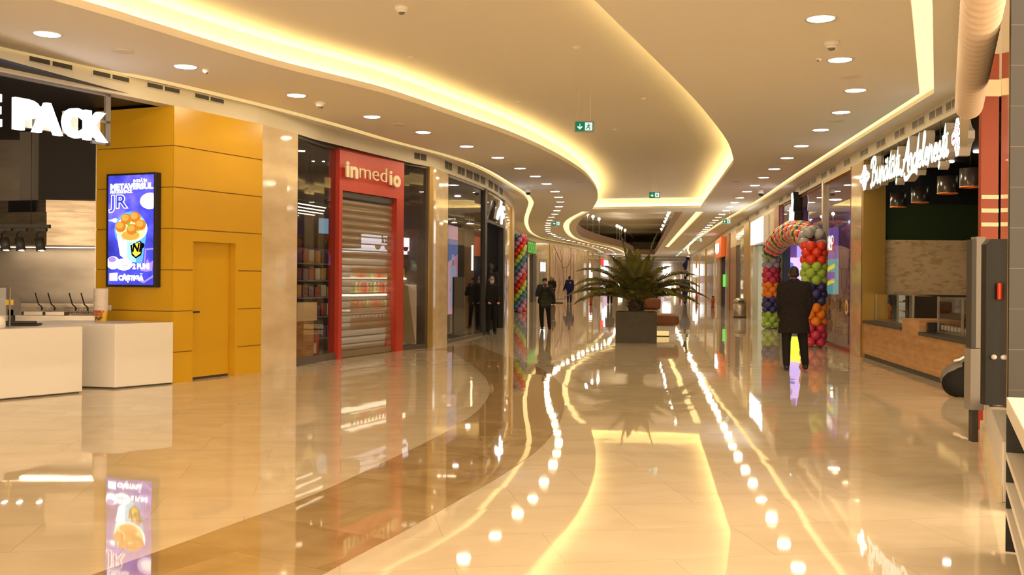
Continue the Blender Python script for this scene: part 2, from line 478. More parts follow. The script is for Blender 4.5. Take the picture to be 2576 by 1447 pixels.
# raised ceiling with its upstand, trough and side
oc = offset2(COF, -.2, True)
vs, fs = fill2d([offset2(COF, -.26, True)], HU)
struct(MB().add(vs, fs).build('ceiling_raised', M['ceil'], fix=False))
mb = MB(); ribbon(mb, COF, [(0, HC - .004), (0, HC + .085), (-.02, HC + .085), (-.02, HC + .02), (-.2, HC + .02)], True)
struct(mb.build('trim_2', M['lip'], fix=False))
mb = MB(); ribbon(mb, COF, [(-.2, HC + .02), (-.2, HU)], True)
struct(mb.build('ceiling_step', M['ceil'], fix=False))
mb = MB(); ribbon(mb, COF, [(-.09, HC + .045), (-.15, HC + .045)], True)
tag(mb.build('cove_light', M['ledhot'], fix=False), 'hidden warm led tape glowing round the edge of the raised central ceiling', 'cove light')
names = {'left': 'warm led line curving along the ceiling edge above the left shop fronts',
         'right': 'straight warm led line bending along the ceiling edge above the right shop fronts',
         'void left': 'warm led line looping round the curved left edge of the ceiling opening',
         'void right': 'straight warm led line beside the right edge of the ceiling opening'}
for key, p, w in SLOTS:
    mb = MB(); ribbon(mb, p, [(-w, HC + .07), (w, HC + .07)])
    o = tag(mb.build('cove_light', M['led'], fix=False), names[key], 'cove light')
    mb = MB(); ribbon(mb, p, [(-w, HC), (-w, HC + .072)]); ribbon(mb, p, [(w, HC + .072), (w, HC)])
    mb.build('channel', M['lip'], o, fix=False)
# ------------------------------------------------------------------ the opening to the floor above
mb = MB(); ribbon(mb, ATR, [(0, HC), (0, 4.98), (-.3, 4.98)], True)
M['slab'] = mat('slab edge', (.34, .22, .12), .6)
struct(mb.build('trim_3', M['slab'], fix=False))
struct(MB().quad((-8, 38, 7.4), (34, 38, 7.4), (34, 160, 7.4), (-8, 160, 7.4)).build('ceiling_upper', mat('upper ceiling', (.66, .56, .44), .8), fix=False))
mb = MB()
for y in (57, 75, 90, 104, 120): mb.box(-8, 34, y, y + 1.2, 7.25, 7.4)
struct(mb.build('trim_4', mat('upper beam', (.72, .62, .48), .7)))
struct(MB().box(-8.2, 34, 159, 159.3, 4.5, 7.5).build('wall_upper_back', M['ceil']))
struct(MB().box(-8.2, -8, 38, 160, 4.5, 7.5).build('wall_upper_left', M['ceil']))
struct(MB().box(34, 34.2, 38, 160, 4.5, 7.5).build('wall_upper_right', M['ceil']))
rail = offset2(ATR, -.12, True)
for nm, p, lab in (('l', rail[:len(rail) - 2], 'curved glass balustrade on the left edge of the upper floor opening'),
                   ('r', [rail[-2], rail[-1]], 'straight glass balustrade on the right edge of the upper floor opening')):
    mb = MB(); ribbon(mb, p, [(0, 4.98), (0, 6.0)])
    o = tag(mb.build('balustrade', M['clear'], fix=False), lab, 'balustrade')
    mb = MB(); solid_ribbon(mb, p, -.015, .015, 6.0, 6.02); mb.build('handrail', M['steel'], o)
# globes standing in for spot reflections in the balustrade, brightened to light the hall
t = thing('glint_post', 'x', 'lamp')
MB().tube([(0, 0, 0), (0, 0, 1.25)], .035, 6).build('pole', M['steel'], t)
MB().ball((0, 0, 1.31), .11, 10, 6).build('globe', emis('upper glint', (1, .88, .70), 60), t)
pl = Path(offset2(smooth_path(atl, 4), -.35)); pr = Path([(7.35, 41.2), (16.5, 113)])
k = 0
for side, pth, ds in (('left', pl, [6, 8.5, 17, 20, 23, 31, 34, 37, 47, 49, 51, 55]), ('right', pr, [1.5, 4.5, 7.5, 11, 13, 19, 22, 24.5, 29, 32, 36, 40, 46, 52])):
    for i, d in enumerate(ds):
        q = pth.at(d); lab = f'small bright globe standing in for a reflection on the upper floor, {nth(i + 1)} along the {side} side of the opening'
        if k == 0: t.location = (q.x, q.y, 4.98); t['label'] = lab; t['group'] = 'globes standing in for reflections on the upper floor'
        else: dup(t, (q.x, q.y, 4.98), label=lab)
        k += 1

# ------------------------------------------------------------------ fascias above the shops
mb = MB(); solid_ribbon(mb, [tuple(q) for q in WL.p], 0, -.25, HF, HC + .02)
struct(mb.build('wall_left_fascia', M['fascia'], fix=True))
wr = [tuple(q) for q in WR.p][::-1]
mb = MB(); solid_ribbon(mb, wr, 0, -.25, HF, HC + .02)
struct(mb.build('wall_right_fascia', M['fascia'], fix=True))
NR = [(6.45, 14.35), (4.5, 10.0), (3.25, 7.2)]   # the fascia turns and runs towards the viewer
mb = MB(); solid_ribbon(mb, NR, 0, -.1, 3.55, HC + .02)
struct(mb.build('wall_near_right_fascia', M['fascia'], fix=True))
struct(MB().box(-34, 46, 156, 156.3, 0, 7.5).build('wall_back', M['marble']))

# ------------------------------------------------------------------ fittings in the ceiling
t = thing('downlight', 'x', 'ceiling light')
MB().lathe([(.135, .0), (.165, -.012), (.17, 0.0)], 28).build('trim_ring', M['whitep'], t)
MB().lathe([(0, -.0055), (.14, -.0055)], 20).build('diffuser', M['lamp'], t, fix=False)
dl = [(110, 103), (459, 180), (739, 248), (930, 299), (1059, 336), (1169, 370), (1248, 397), (1304, 423), (1343, 442.5), (1371, 461), (1393, 480), (1402, 494), (1407, 506), (1403, 518), (1398, 528), (1393, 537), (1385, 545), (1380.5, 552.7), (1377.4, 559.7), (1376, 565.2), (1376, 571), (1376, 576), (1377, 580.4), (1382, 585), (1390, 588.6), (1396, 592.6), (1405.6, 596), (1416, 599.7), (1429, 602.7), (1442, 605.6), (1456, 608.4), (1467, 610.7), (1479, 613), (1491, 615.4), (1502, 617.5), (1512, 619.5), (1522, 621.5), (1531, 624), (1537, 626.7), (1543, 630), (1546.6, 633.7), (1547.7, 637), (1543, 640.8)]
pts = [('left', i + 1, CE(*p)) for i, p in enumerate(dl)]
pts = [('left', 0, (-6.6, 9.75)), ('left', -1, (-7.7, 7.9)), ('left', -2, (-8.8, 6.0)), ('left', -3, (-9.9, 4.1))] + pts
rp = [(2055, 35), (2105, 138), (2145, 214), (2110, 270), (2059, 315), (2011, 356), (1975, 387), (1944, 415), (1917, 437), (1895, 457), (1876, 473), (1858, 489), (1845, 501)]
rw = [CE(*p) for p in rp]
while rw[-1][1] < 118: rw.append((rw[-1][0] + .1405 * 2.15, rw[-1][1] + 2.15))
pts += [('right', i + 1, p) for i, p in enumerate(rw)] + [('right', 0, (2.45, 8.6)), ('right', -1, (1.6, 6.6)), ('right', -2, (.75, 4.6)), ('right', -3, (-.1, 2.6)), ('right', -4, (-.95, .6))]
first = True
for side, i, (x, y) in pts:
    lab = (f'round recessed downlight, {nth(i)} from the viewer in the {side} row' if i > 0 else f'round recessed downlight in the {side} row above the viewer')
    g = 'downlights in the ' + side + ' row'
    if first: t.location = (x, y, HC - .001); t['label'] = lab; t['group'] = g; first = False
    else: dup(t, (x, y, HC - .001), label=lab, group=g)

# flush loudspeakers, detectors, sprinklers, cameras
t = thing('ceiling_speaker', 'x', 'loudspeaker')
M['spk'] = mat('speaker grille', (.40, .36, .31), .7)
MB().lathe([(0, -.008), (.115, -.008), (.125, -.004), (.125, .0)], 24).build('grille', M['spk'], t)
MB().lathe([(.125, -.01), (.14, -.006), (.14, 0)], 24).build('rim', M['lip'], t)
sp = [(300, 143, 'left of the second left downlight'), (999, 318, 'beside the fourth left downlight'), (1278, 412, 'by the seventh left downlight'), (1457, 457, 'in the curved ceiling above the left walkway'),
      (2129, 180, 'between the second and third right downlights'), (2097, 292, 'after the fourth right downlight'), (1958, 402, 'beside the seventh right downlight'), (1848, 449, 'left of the tenth right downlight')]
for i, (x, y, w) in enumerate(sp):
    X, Y = CE(x, y); lab = 'flat grey round speaker flush in the ceiling ' + w
    if i == 0: t.location = (X, Y, HC - .001); t['label'] = lab; t['group'] = 'flush ceiling speakers'
    else: dup(t, (X, Y, HC - .001), label=lab)
t = thing('smoke_detector', 'white smoke detector in the ceiling between the first two right downlights', 'smoke detector', (*CE(2083, 93), HC), group='smoke detectors')
MB().lathe([(.09, 0), (.09, -.03), (.075, -.05)], 20).build('base', M['whitep'], t)
MB().lathe([(.075, -.05), (.06, -.075), (.045, -.078)], 20).build('body', M['whitep'], t)
MB().lathe([(0, -.1), (.03, -.1), (.045, -.078)], 16).build('sensor', M['mgrey'], t)
dup(t, (*CE(800, 264), HC), label='small white smoke detector in the ceiling right of the third left downlight')
dup(t, (*CE(2050, 134), HC), label='tiny smoke detector left of the second right downlight', scale=.45)
dup(t, (*CE(511, 186), HC), label='tiny smoke detector right of the second left downlight', scale=.6)
dup(t, (*CE(1000, 21, HU), HU), label='small dark square sensor in the raised ceiling near the top edge', scale=.9)
for j, (x, y, w) in enumerate([(1026, 147, 'nearest on the left of the raised ceiling'), (1298, 255, 'second on the left of the raised ceiling'), (1441, 116, 'nearest on the right of the raised ceiling'), (1540, 321, 'right of the first exit sign'), (1612, 242, 'above and right of the first exit sign'), (1596, 427, 'above the far exit sign of the raised ceiling')]):
    o = MB().lathe([(0, -.035), (.02, -.035), (.035, -.012), (.06, -.004), (.06, 0)], 16).build('sprinkler', M['lip'], loc=(*CE(x, y, HU), HU))
    tag(o, 'pale sprinkler head ' + w, 'sprinkler', 'sprinklers of the raised ceiling')
t = thing('dome_camera', 'dark dome security camera under the ceiling of the left walkway', 'security camera', (*CE(1325, 470), HC), group='dome cameras')
MB().lathe([(.07, 0), (.07, -.1), (.085, -.13), (.085, -.17)], 16).build('housing', M['whitep'], t)
MB().ball((0, 0, -.17), .08, 14, 8).build('dome', M['black'], t)
dup(t, (*CE(1911, 464), HC), label='dark dome security camera under the ceiling right of the right downlights')

# exit signs hanging from the ceilings
def exit_sign(x, y, Y, W, label, arrow, hc):
    X, z = XZ(x, y, Y); H = W * .52
    t = thing('exit_sign', label, 'exit sign', (X, Y, z), 0, 'green exit signs')
    MB().box(-W / 2 - .012, W / 2 + .012, 0, .045, -H / 2 - .012, H / 2 + .012).build('housing', M['grey'], t)
    MB().box(-W / 2, W / 2, -.004, 0, -H / 2, H / 2).build('green_face', M['exitg'], t)
    p = MB(); a = W * .27; c0 = -W * .25
    if arrow == 'down':
        p.slab([(c0 - .02 * W, .3 * H), (c0 - .02 * W, -.05 * H), (c0 - .14 * W, .04 * H), (c0 - .14 * W, -.1 * H), (c0, -.36 * H), (c0 + .14 * W, -.1 * H), (c0 + .14 * W, .04 * H), (c0 + .02 * W, -.05 * H), (c0 + .02 * W, .3 * H)], -.008, -.004)
    else:
        p.slab([(c0 + .16 * W, .05 * H), (c0 + .16 * W, -.05 * H), (c0 - .02 * W, -.05 * H), (c0 + .04 * W, -.3 * H), (c0 - .04 * W, -.3 * H), (c0 - .17 * W, 0), (c0 - .04 * W, .3 * H), (c0 + .04 * W, .3 * H), (c0 - .02 * W, .05 * H)], -.008, -.004)
    p.build('arrow', M['exitw'], t)
    MB().box(W * .04, W * .46, -.008, -.004, -.44 * H, .44 * H).build('door_symbol', M['exitw'], t)
    p = MB(); k = W * .25                        # running figure
    p.slab([(k + .03 * W * cos(q), .26 * H + .03 * W * sin(q)) for q in [i * pi / 4 for i in range(8)]], -.011, -.008)
    for (xa, za, xb, zb, r) in ((.0, .18, -.02, -.06, .03), (-.02, -.06, .07, -.2, .022), (.07, -.2, .03, -.36, .02), (-.02, -.06, -.1, -.16, .022), (-.1, -.16, -.15, -.34, .02), (0, .14, .1, .04, .018), (0, .14, -.1, .02, .018)):
        p.tube([(k + xa * W, -.0095, za * H), (k + xb * W, -.0095, zb * H)], r * W, 4)
    p.build('running_figure', M['exitg'], t)
    p = MB()
    for s in (-1, 1): p.tube([(s * W * .35, .02, H / 2), (s * W * .35, .02, hc - z)], .0025, 5)
    p.build('hanger', M['lip'], t)
exit_sign(1464, 315.5, 16.4, .29, 'largest green exit sign, arrow down, under the raised ceiling', 'down', HU)
exit_sign(1643.5, 485.5, 30.0, .30, 'green exit sign with down arrow at the far end of the raised ceiling', 'down', HU)
exit_sign(1397, 561, 39.5, .29, 'green exit sign with left arrow above the left walkway', 'left', HC)
exit_sign(1826, 549, 38.6, .29, 'green exit sign with left arrow above the right walkway', 'left', HC)
exit_sign(1758, 597, 60, .30, 'second green exit sign above the right walkway, smaller', 'left', HC)
exit_sign(1718, 624, 88, .30, 'third green exit sign above the right walkway, tiny', 'left', HC)
exit_sign(1705, 633, 100, .30, 'fourth green exit sign above the right walkway, tiniest', 'left', HC)
exit_sign(1507, 631, 80, .28, 'tiny green exit sign behind the left palm tip', 'left', HC)

# slot vents in the fascias
def vents():
    L = [(122, 57, .03), (274, 48, .03), (406, 43, .03), (522, 38, .03), (1054, 16, .07), (1125, 9, .09), (1157, 9, .09), (1178, 8, .1), (1196, 7, .1), (1212, 6, .1), (1232, 5.5, .1), (1246, 4.5, .1), (1258, 4, .1)]
    for i, (x, hw, hh) in enumerate(L):
        d0, d1 = WL.px(x - hw), WL.px(x + hw)
        loc, rz, ln = seg(WL, d0, d1)
        t = thing('air_vent', f'slotted air grille in the left fascia, {nth(i + 1)} from the viewer', 'air vent', (loc[0], loc[1], HC - .10 if hh > .05 else HC - .055), rz, 'air grilles in the left fascia')
        MB().box(0, ln, -.012, .02, -hh - .01, hh + .01).build('frame', M['fascia'], t)
        for s in (0, 1): MB().box(ln * (.03 + .5 * s), ln * (.47 + .5 * s), -.016, .01, -hh, hh).build('slot', M['dgrey'], t)
    R = [(2393, 15), (2353, 17), (2309, 16), (2262, 13), (2215, 11), (2173, 10), (2130, 8), (2094, 8), (2072, 7), (2046, 6), (2031, 6), (2017, 6), (1995, 5), (1983, 5), (1964, 5), (1930, 4), (1905, 4), (1880, 4), (1858, 4)]
    for i, (x, hw) in enumerate(R):
        d0, d1 = WR.px(x + hw), WR.px(x - hw)
        loc, rz, ln = segR(d0, d1)
        t = thing('air_vent', f'square pair of slots in the right fascia, {nth(i + 1)} from the viewer', 'air vent', (loc[0], loc[1], HC - .13), rz, 'air grilles in the right fascia')
        MB().box(0, ln, -.012, .02, -.075, .075).build('frame', M['fascia'], t)
        for s in (0, 1): MB().box(ln * (.04 + .5 * s), ln * (.46 + .5 * s), -.016, .01, -.06, .06).build('slot', M['mgrey'], t)
vents()
# ================================================================== LEFT SIDE
def wallrun(name, d0, d1, m, z0=0, z1=HF, o0=0, o1=-.18, path=WL):
    mb = MB(); solid_ribbon(mb, path.sub(d0, d1), o0, o1, z0, z1)
    return struct(mb.build(name, m))
def pane(name, d0, d1, z0=.0, z1=HF, o=-.06, path=WL, m=None, th=.012):
    mb = MB(); solid_ribbon(mb, path.sub(d0, d1), o, o - th, z0, z1)
    return struct(mb.build(name, m or M['glass']))

dY0, dY1 = WL.px(434), WL.px(657)
dP1, dG1, dR0 = WL.px(747), WL.px(748), WL.px(849)
dR1, dG2, dB1 = WL.px(1012), WL.px(1076), WL.px(1087)
dM2, dG3, dD0, dD1 = WL.px(1126), WL.px(1219), WL.px(1224), WL.px(1266)
dK0, dK1 = WL.px(1284), WL.px(1290)

# ---- yellow cladding: side towards the walkway with a flush door
loc, rz, ln = seg(WL, dY0, dY1)
def lx(px):                                     # picture column -> distance along the yellow side
    return WL.px(px) - dY0
xd0, xd1, xd2 = lx(485), lx(582), lx(592)
zd = 2.13
gz = [3.53, 2.915, 2.30, 1.685, 1.07, .46]
g = .008
def grooved(mb, x0, x1, y0, y1, rows):          # panels with shadow gaps
    for a, b in zip(rows[:-1], rows[1:]):
        if b - a > .03: mb.box(x0, x1, y0, y1, a + g, b - g)
t = thing('wall_left_cladding', None, None, loc, rz); struct(t)
mb = MB(); rows = [0 - g] + sorted(gz) + [HF + g]
rl = [r for r in rows if r < zd - .1]
grooved(mb, 0, xd0, -.012, .0, rl + [zd]); grooved(mb, xd2, ln, -.012, .0, rl + [zd])
grooved(mb, 0, ln, -.012, .0, [zd - 2 * g] + [r for r in rows if r > zd])
struct(mb.build('panels', M['yellow'], t))
struct(MB().box(0, xd0 - .0, 0, .02, 0, HF).box(xd2, ln, 0, .02, 0, HF).box(xd0, xd2, 0, .02, zd, HF).build('backing', M['groove'], t))
struct(MB().box(xd2 - .001, xd2 + .06, -.011, .2, 0, zd).box(xd0 - .06, xd0, .001, .2, 0, zd).box(xd0, xd2, .001, .2, zd, zd + .06).build('reveal', M['yellow'], t))
d = thing('door_1', None, None, loc, rz); struct(d)
MB().box(xd0 + .005, xd2 - .005, .12, .16, .035, zd - .004).build('door_leaf', M['yellow'], d)
MB().box(xd0 + .005, xd2 - .005, .13, .16, 0, .03).build('threshold', M['dsteel'], d)
h = MB(); h.box(xd0 + .05, xd0 + .09, .10, .12, 1.02, 1.06); h.box(xd0 + .05, xd0 + .23, .07, .09, 1.03, 1.055); h.box(xd0 + .055, xd0 + .085, .085, .11, 1.03, 1.055)
h.build('door_handle', M['black'], d)

# ---- yellow cladding: end towards the kitchen, with the screen
cx, cy = WL.at(dY0)
A = Vector((-6.40, 15.30)); B = Vector((cx, cy))
rzy = atan2(B.y - A.y, B.x - A.x); ly = (B - A).length
t = thing('wall_left_end', None, None, (A.x, A.y, 0), rzy); struct(t)
mb = MB(); grooved(mb, 0, ly - .004, -.012, 0, rows); struct(mb.build('panels', M['yellow'], t))
struct(MB().box(0, ly, 0, .1, 0, HF).build('backing', M['groove'], t))
def onend(px, py, off=0):                       # local x, z on the end face
    r = (px - 1288 - ROLL * (py - 700)) / FOC
    a, b = A, B; n = Vector((sin(rzy), -cos(rzy))) * off
    p, q = a + n, b + n
    s = (r * p.y - p.x) / ((q.x - p.x) - r * (q.y - p.y))
    P = p.lerp(q, s); return s * ly, XZ(px, py, P.y)[1]
x0, z1 = onend(274, 455, .1); x1, z0 = onend(390, 731, .1)
z1 = onend(332, 455.5, .1)[1]; z0 = onend(332, 731, .1)[1]
sc = thing('digital_screen', 'tall lit digital advertising screen with noodle bucket on the yellow end wall', 'screen', (A.x, A.y, 0), rzy)
W, H = x1 - x0, z1 - z0
MB().box(x0 - .045, x1 + .03, -.135, -.014, z0 - .035, z1 + .03).build('casing', M['black'], sc, bevel=.006)
bgm = emis('screen picture', (.05, .06, .5), 1.0)
n, l = bgm.node_tree.nodes, bgm.node_tree.links
tc = n.new('ShaderNodeTexCoord'); nz = n.new('ShaderNodeTexNoise'); nz.inputs['Scale'].default_value = 2.2; nz.inputs['Detail'].default_value = 3
rp_ = n.new('ShaderNodeValToRGB'); e = rp_.color_ramp.elements
e[0].position, e[0].color = .3, (.018, .02, .20, 1); e[1].position, e[1].color = .75, (.22, .16, .95, 1)
m_ = rp_.color_ramp.elements.new(.52); m_.color = (.06, .06, .55, 1)
em = [q for q in n if q.type == 'EMISSION'][0]
l.new(tc.outputs['Object'], nz.inputs['Vector']); l.new(nz.outputs['Fac'], rp_.inputs['Fac']); l.new(rp_.outputs['Color'], em.inputs['Color']); em.inputs['Strength'].default_value = 1.5
disp = MB().quad((x0, -.1365, z0), (x1, -.1365, z0), (x1, -.1365, z1), (x0, -.1365, z1)).build('display', bgm, sc, fix=False)
E_ = {k: emis('screen ' + k, c, s) for k, c, s in [('white', (1, 1, 1), 2.2), ('glow', (.75, .62, 1), 1.9), ('ice', (.32, .75, 1), 1.5), ('ice2', (.12, .42, .85), 1.2), ('gold', (1, .62, .05), 1.3),
      ('crust', (.62, .19, .02), 1.2), ('crust2', (.85, .36, .06), 1.2), ('noodle', (1, .78, .30), 1.5), ('ink', (.01, .01, .02), .4), ('violet', (.35, .22, 1), 1.3), ('herb', (.35, .5, .05), 1)]}
def sx(u): return x0 + min(max(u, 0), 1) * W
def sz(v): return z1 - v * H
lay = [0]
def flat(name, k, poly, par=disp):              # a flat patch of the displayed picture
    lay[0] += 1; y = -.1367 - lay[0] * .00012
    mb = MB().add([(sx(u), y, sz(v)) for u, v in poly], [tuple(range(len(poly)))])
    return mb.build(name, E_[k], par, fix=False)
def ell(u, v, a, b, n=20, ph=0): return [(u + a * cos(2 * pi * i / n + ph), v + b * sin(2 * pi * i / n + ph)) for i in range(n)]
flat('light_burst', 'glow', ell(.92, .24, .22, .075)); flat('light_burst', 'white', ell(.93, .245, .15, .045))
flat('light_burst', 'ice', ell(.16, .41, .16, .012)); flat('light_burst', 'white', ell(.15, .41, .06, .02))
flat('halo', 'ice2', ell(.50, .50, .36, .17)); 
flat('bucket', 'white', [(.20, .55), (.50, .60), (.48, .80), (.27, .73)]); flat('bucket', 'ice', [(.42, .60), (.85, .53), (.76, .80), (.43, .79)])
flat('bucket', 'ice2', [(.62, .57), (.85, .53), (.76, .80), (.62, .80)])
flat('bucket_rim', 'white', ell(.52, .49, .35, .12))
flat('noodles', 'noodle', ell(.51, .50, .31, .105)); flat('noodles', 'crust2', ell(.50, .55, .2, .045))
for i, (u, v) in enumerate([(.40, .40), (.60, .385), (.28, .47), (.72, .455), (.53, .495)]):
    flat('meatball', 'crust', ell(u, v, .12, .05)); flat('meatball', 'crust2', ell(u - .02, v - .012, .08, .03))
flat('herbs', 'herb', [(.42, .45), (.48, .43), (.52, .46), (.46, .47)]); flat('herbs', 'herb', [(.62, .5), (.7, .49), (.68, .52)])
flat('logo', 'ink', [(.50, .64), (.72, .60), (.78, .63), (.76, .68), (.74, .73), (.62, .76), (.53, .73)])
flat('logo', 'gold', [(.54, .64), (.70, .61), (.75, .635), (.72, .715), (.62, .745), (.55, .715)])
text('logo_letters', 'NP', E_['ink'], disp, sx(.535), -.1410, sz(.695), .17, .008, .0002, .2)
flat('speech_bubble', 'white', ell(.36, .815, .19, .055)); flat('speech_bubble', 'white', ell(.12, .80, .15, .06)); flat('speech_bubble', 'violet', ell(.10, .77, .09, .025))
flat('phone_outline', 'violet', [(.82, .67), (1, .665), (1, .68), (.845, .685), (.83, .80), (.80, .80)]); flat('flower', 'violet', [(.72, .87), (.84, .80), (.88, .76), (.92, .80), (1, .78), (.98, .87), (.86, .88)])
flat('phone_outline', 'violet', [(.55, .92), (.80, .965), (1, .91), (1, .93), (.8, .985), (.55, .94)])
flat('small_card', 'white', [(.04, .895), (.22, .89), (.22, .965), (.04, .965)])
ty = -.1445
text('headline', 'METAVERSUL', E_['white'], disp, sx(.05), ty, sz(.128), .118, .0075, .0003, 0, .95, sx=1.22)
text('headline', 'INTRĂ ÎN', E_['white'], disp, sx(.56), ty, sz(.068), .062, .003, .0003)
text('headline', 'NOODLE PACK', E_['white'], disp, sx(.05), ty, sz(.162), .060, .004, .0003, 0, .95, sx=1.05)
jr = text('headline', 'JR', E_['white'], disp, sx(.06), ty, sz(.295), .27, .014, .0003, sx=1.35)
jr2 = text('headline', 'JR', bgm, disp, sx(.06), ty - .001, sz(.295), .27, .003, .0003, sx=1.35)
text('bubble_text', '5x', E_['violet'], disp, sx(.33), ty - .002, sz(.80), .06, .001, .0003); text('bubble_text', 'OCULUS', E_['violet'], disp, sx(.24), ty - .002, sz(.822), .055, .001, .0003); text('bubble_text', 'QUEST2', E_['violet'], disp, sx(.24), ty - .002, sz(.843), .055, .001, .0003)
text('headline', '2 PUNI', E_['white'], disp, sx(.56), ty, sz(.853), .105, .008, .0003); text('headline', 'CÂȘTIGĂ', E_['white'], disp, sx(.25), ty, sz(.958), .10, .008, .0003, sx=1.1)
o = MB().box(0, .075, -.02, 0, 0, .085).build('socket', M['whitep'], bevel=.005); x_, z_ = onend(276.5, 790, .02)
p = A + (B - A) * ((x_ - .04) / ly); o.location = (p.x + .013 * sin(rzy), p.y - .013 * cos(rzy), z_ - .04); o.rotation_euler.z = rzy
tag(o, 'small white wall socket on the yellow end wall behind the cup stack', 'socket')

# ---- kitchen behind the counters
struct(MB().box(-12, -5.9, 18.9, 19.0, 0, 4.3).build('wall_kitchen_back', M['steel']))
struct(MB().box(-6.42, -6.34, 15.3, 18.9, 0, HF).build('wall_kitchen_side', M['steel']))
struct(MB().quad((-16, 9, 4.16), (-6.9, 9, 4.16), (-5.3, 14.4, 4.16), (-5.3, 19, 4.16)).quad((-16, 9, 4.16), (-5.3, 19, 4.16), (-16, 19, 4.16), (-16, 14, 4.16)).build('ceiling_kitchen', M['black'], fix=False))
struct(MB().box(-16, -12, 9, 19, 0, 4.3).build('wall_kitchen_left', M['dgrey']))
# dark bulkhead that boxes in the hood duct: a pale grey return and a dark grey face
xb0, _ = XZ(93, 400, 17.3); xb1, _ = XZ(251, 400, 17.0)
t = thing('duct_casing', 'tall dark grey casing over the stainless kitchen hood', 'duct casing', (xb0, 17.3, 2.90), atan2(-.2, xb1 - xb0))
MB().box(0, xb1 - xb0 + .05, 0, 1.5, 0.002, 1.25).build('dark_face', M['dgrey'], t)
a = MB().box(-.62, -.004, .35, 1.5, 0.002, 1.25).build('grey_return', M['grey'], t); a['label'] = 'paler grey side of the casing'
t = thing('kitchen_hood', 'stainless steel kitchen extraction hood with boxed corner', 'kitchen hood', (-7.85, 16.75, 0), 0)
M['hoodsteel'] = noise_col(mat('hood steel', (.42, .36, .29), .28, metal=.85), (.36, .31, .25), (.50, .43, .34), 2.5, 3, (1, 1, 6))
MB().prism([(0, 0), (.95, .35), (.95, 1.9), (-2.6, 1.9), (-2.6, .75)], 2.1, 2.66).build('canopy', M['hoodsteel'], t)
MB().box(-2.0, .7, 1.2, 1.5, 2.094, 2.0985).build('hood_light', emis('hood lamp', (1, .74, .46), 9), t)
MB().prism([(-.25, .5), (.85, .75), (.85, 1.9), (-2.2, 1.9), (-2.2, 1.1)], 2.66, 2.90).build('plenum', M['hoodsteel'], t)
MB().prism([(-1.02, .73), (-.42, .51), (-.42, .56), (-1.02, .80)], 2.67, 2.89).build('filter_panel', M['black'], t)
# hanging track with three spots
t = thing('track_light', 'dark ceiling track with spotlights hanging before the kitchen hood', 'track light', (0, 15.6, 0))
xa, za = XZ(-60, 581, 15.6); xb, zb = XZ(124, 574.5, 15.6)
MB().box(xa, xb, -.03, .03, 2.33, 2.385).build('rail', M['dgrey'], t)
q = MB()
for x in (xa + .3, xb - .3): q.tube([(x, 0, 2.38), (x, 0, 4.16)], .006, 5)
q.build('hanger', M['dgrey'], t)
for px in (-46, 12, 50, 100):
    x, _ = XZ(px, 600, 15.6)
    s = MB().tube([(x - .02, 0, 2.17), (x + .02, -.02, 1.98)], [.066, .070], 16).build('spotlight', M['dgrey'], t)
    MB().tube([(x + .0205, -.0205, 1.975), (x + .0205, -.0206, 1.974)], [.05, .05], 14).build('lens', M['lampw'], s)
    MB().box(x - .075, x + .1, -.03, .03, 2.28, 2.335).tube([(x + .0, 0, 2.28), (x - .055, 0, 2.24), (x - .045, 0, 2.12)], .011, 6).build('bracket', M['dgrey'], s)
# back counter with fryers
t = thing('fryer_counter', 'stainless back counter with fryer wells under the hood', 'kitchen counter', (-10.6, 17.0, 0))
MB().box(0, 3.7, 0, 1.6, 0, .86).build('cabinet', M['steel'], t)
MB().box(-.02, 3.72, -.02, 1.62, .86, .90).build('worktop', M['steel'], t)
MB().box(.2, 3.5, .95, 1.05, .90, 1.08).build('splash_rail', M['hoodsteel'], t)
for i, px in enumerate((108, 140, 193, 213)):
    Y = 17.45; x, z = XZ(px + (10 if i == 3 else 0), 797, Y)
    f = thing('fryer_basket', f'wire fryer basket with raised black handle, {nth(i + 1)} from the left', 'fryer basket', (x, Y, .903), 0, 'fryer baskets at the back of the kitchen')
    w = MB()
    for k in range(5): w.tube([(-.08 + .04 * k, 0, .01), (-.08 + .04 * k, .3, .01)], .004, 4); w.tube([(-.09, .075 * k, .01), (-.09, .075 * k, .12), (.09, .075 * k, .12), (.09, .075 * k, .01)], .004, 4)
    w.tube([(-.09, 0, .12), (.09, 0, .12), (.09, .3, .12), (-.09, .3, .12), (-.09, 0, .12)], .006, 5)
    w.build('basket', M['steel'], f)
    MB().tube([(.0, 0, .12), (.02, -.06, .12), (.03, -.09, .08)], .014, 6).tube([(0, 0, .12), (-.05, -.04, .18), (-.1, -.06, .38)], .011, 6).build('handle', M['black'], f)
t = thing('food_tray', 'x', 'food tray')
MB().box(-.16, .16, -.1, .1, 0, .015).box(-.16, .16, -.1, -.09, .015, .06).box(-.16, .16, .09, .1, .015, .06).box(-.16, -.15, -.1, .1, .015, .06).box(.15, .16, -.1, .1, .015, .06).build('pan', M['steel'], t)
MB().box(-.14, .14, -.08, .08, .015, .05).build('lid', M['paper'], t)
for i, (px, lab) in enumerate([(38, 'leftmost shallow metal tray with white lid on the kitchen back counter'), (92, 'middle shallow metal tray with white lid on the kitchen back counter'), (146, 'rightmost shallow metal tray with white lid on the kitchen back counter')]):
    x, _ = XZ(px, 800, 17.15)
    if i == 0: t.location = (x, 17.15, .903); t['label'] = lab; t['group'] = 'metal trays'
    else: dup(t, (x, 17.15, .903), label=lab)

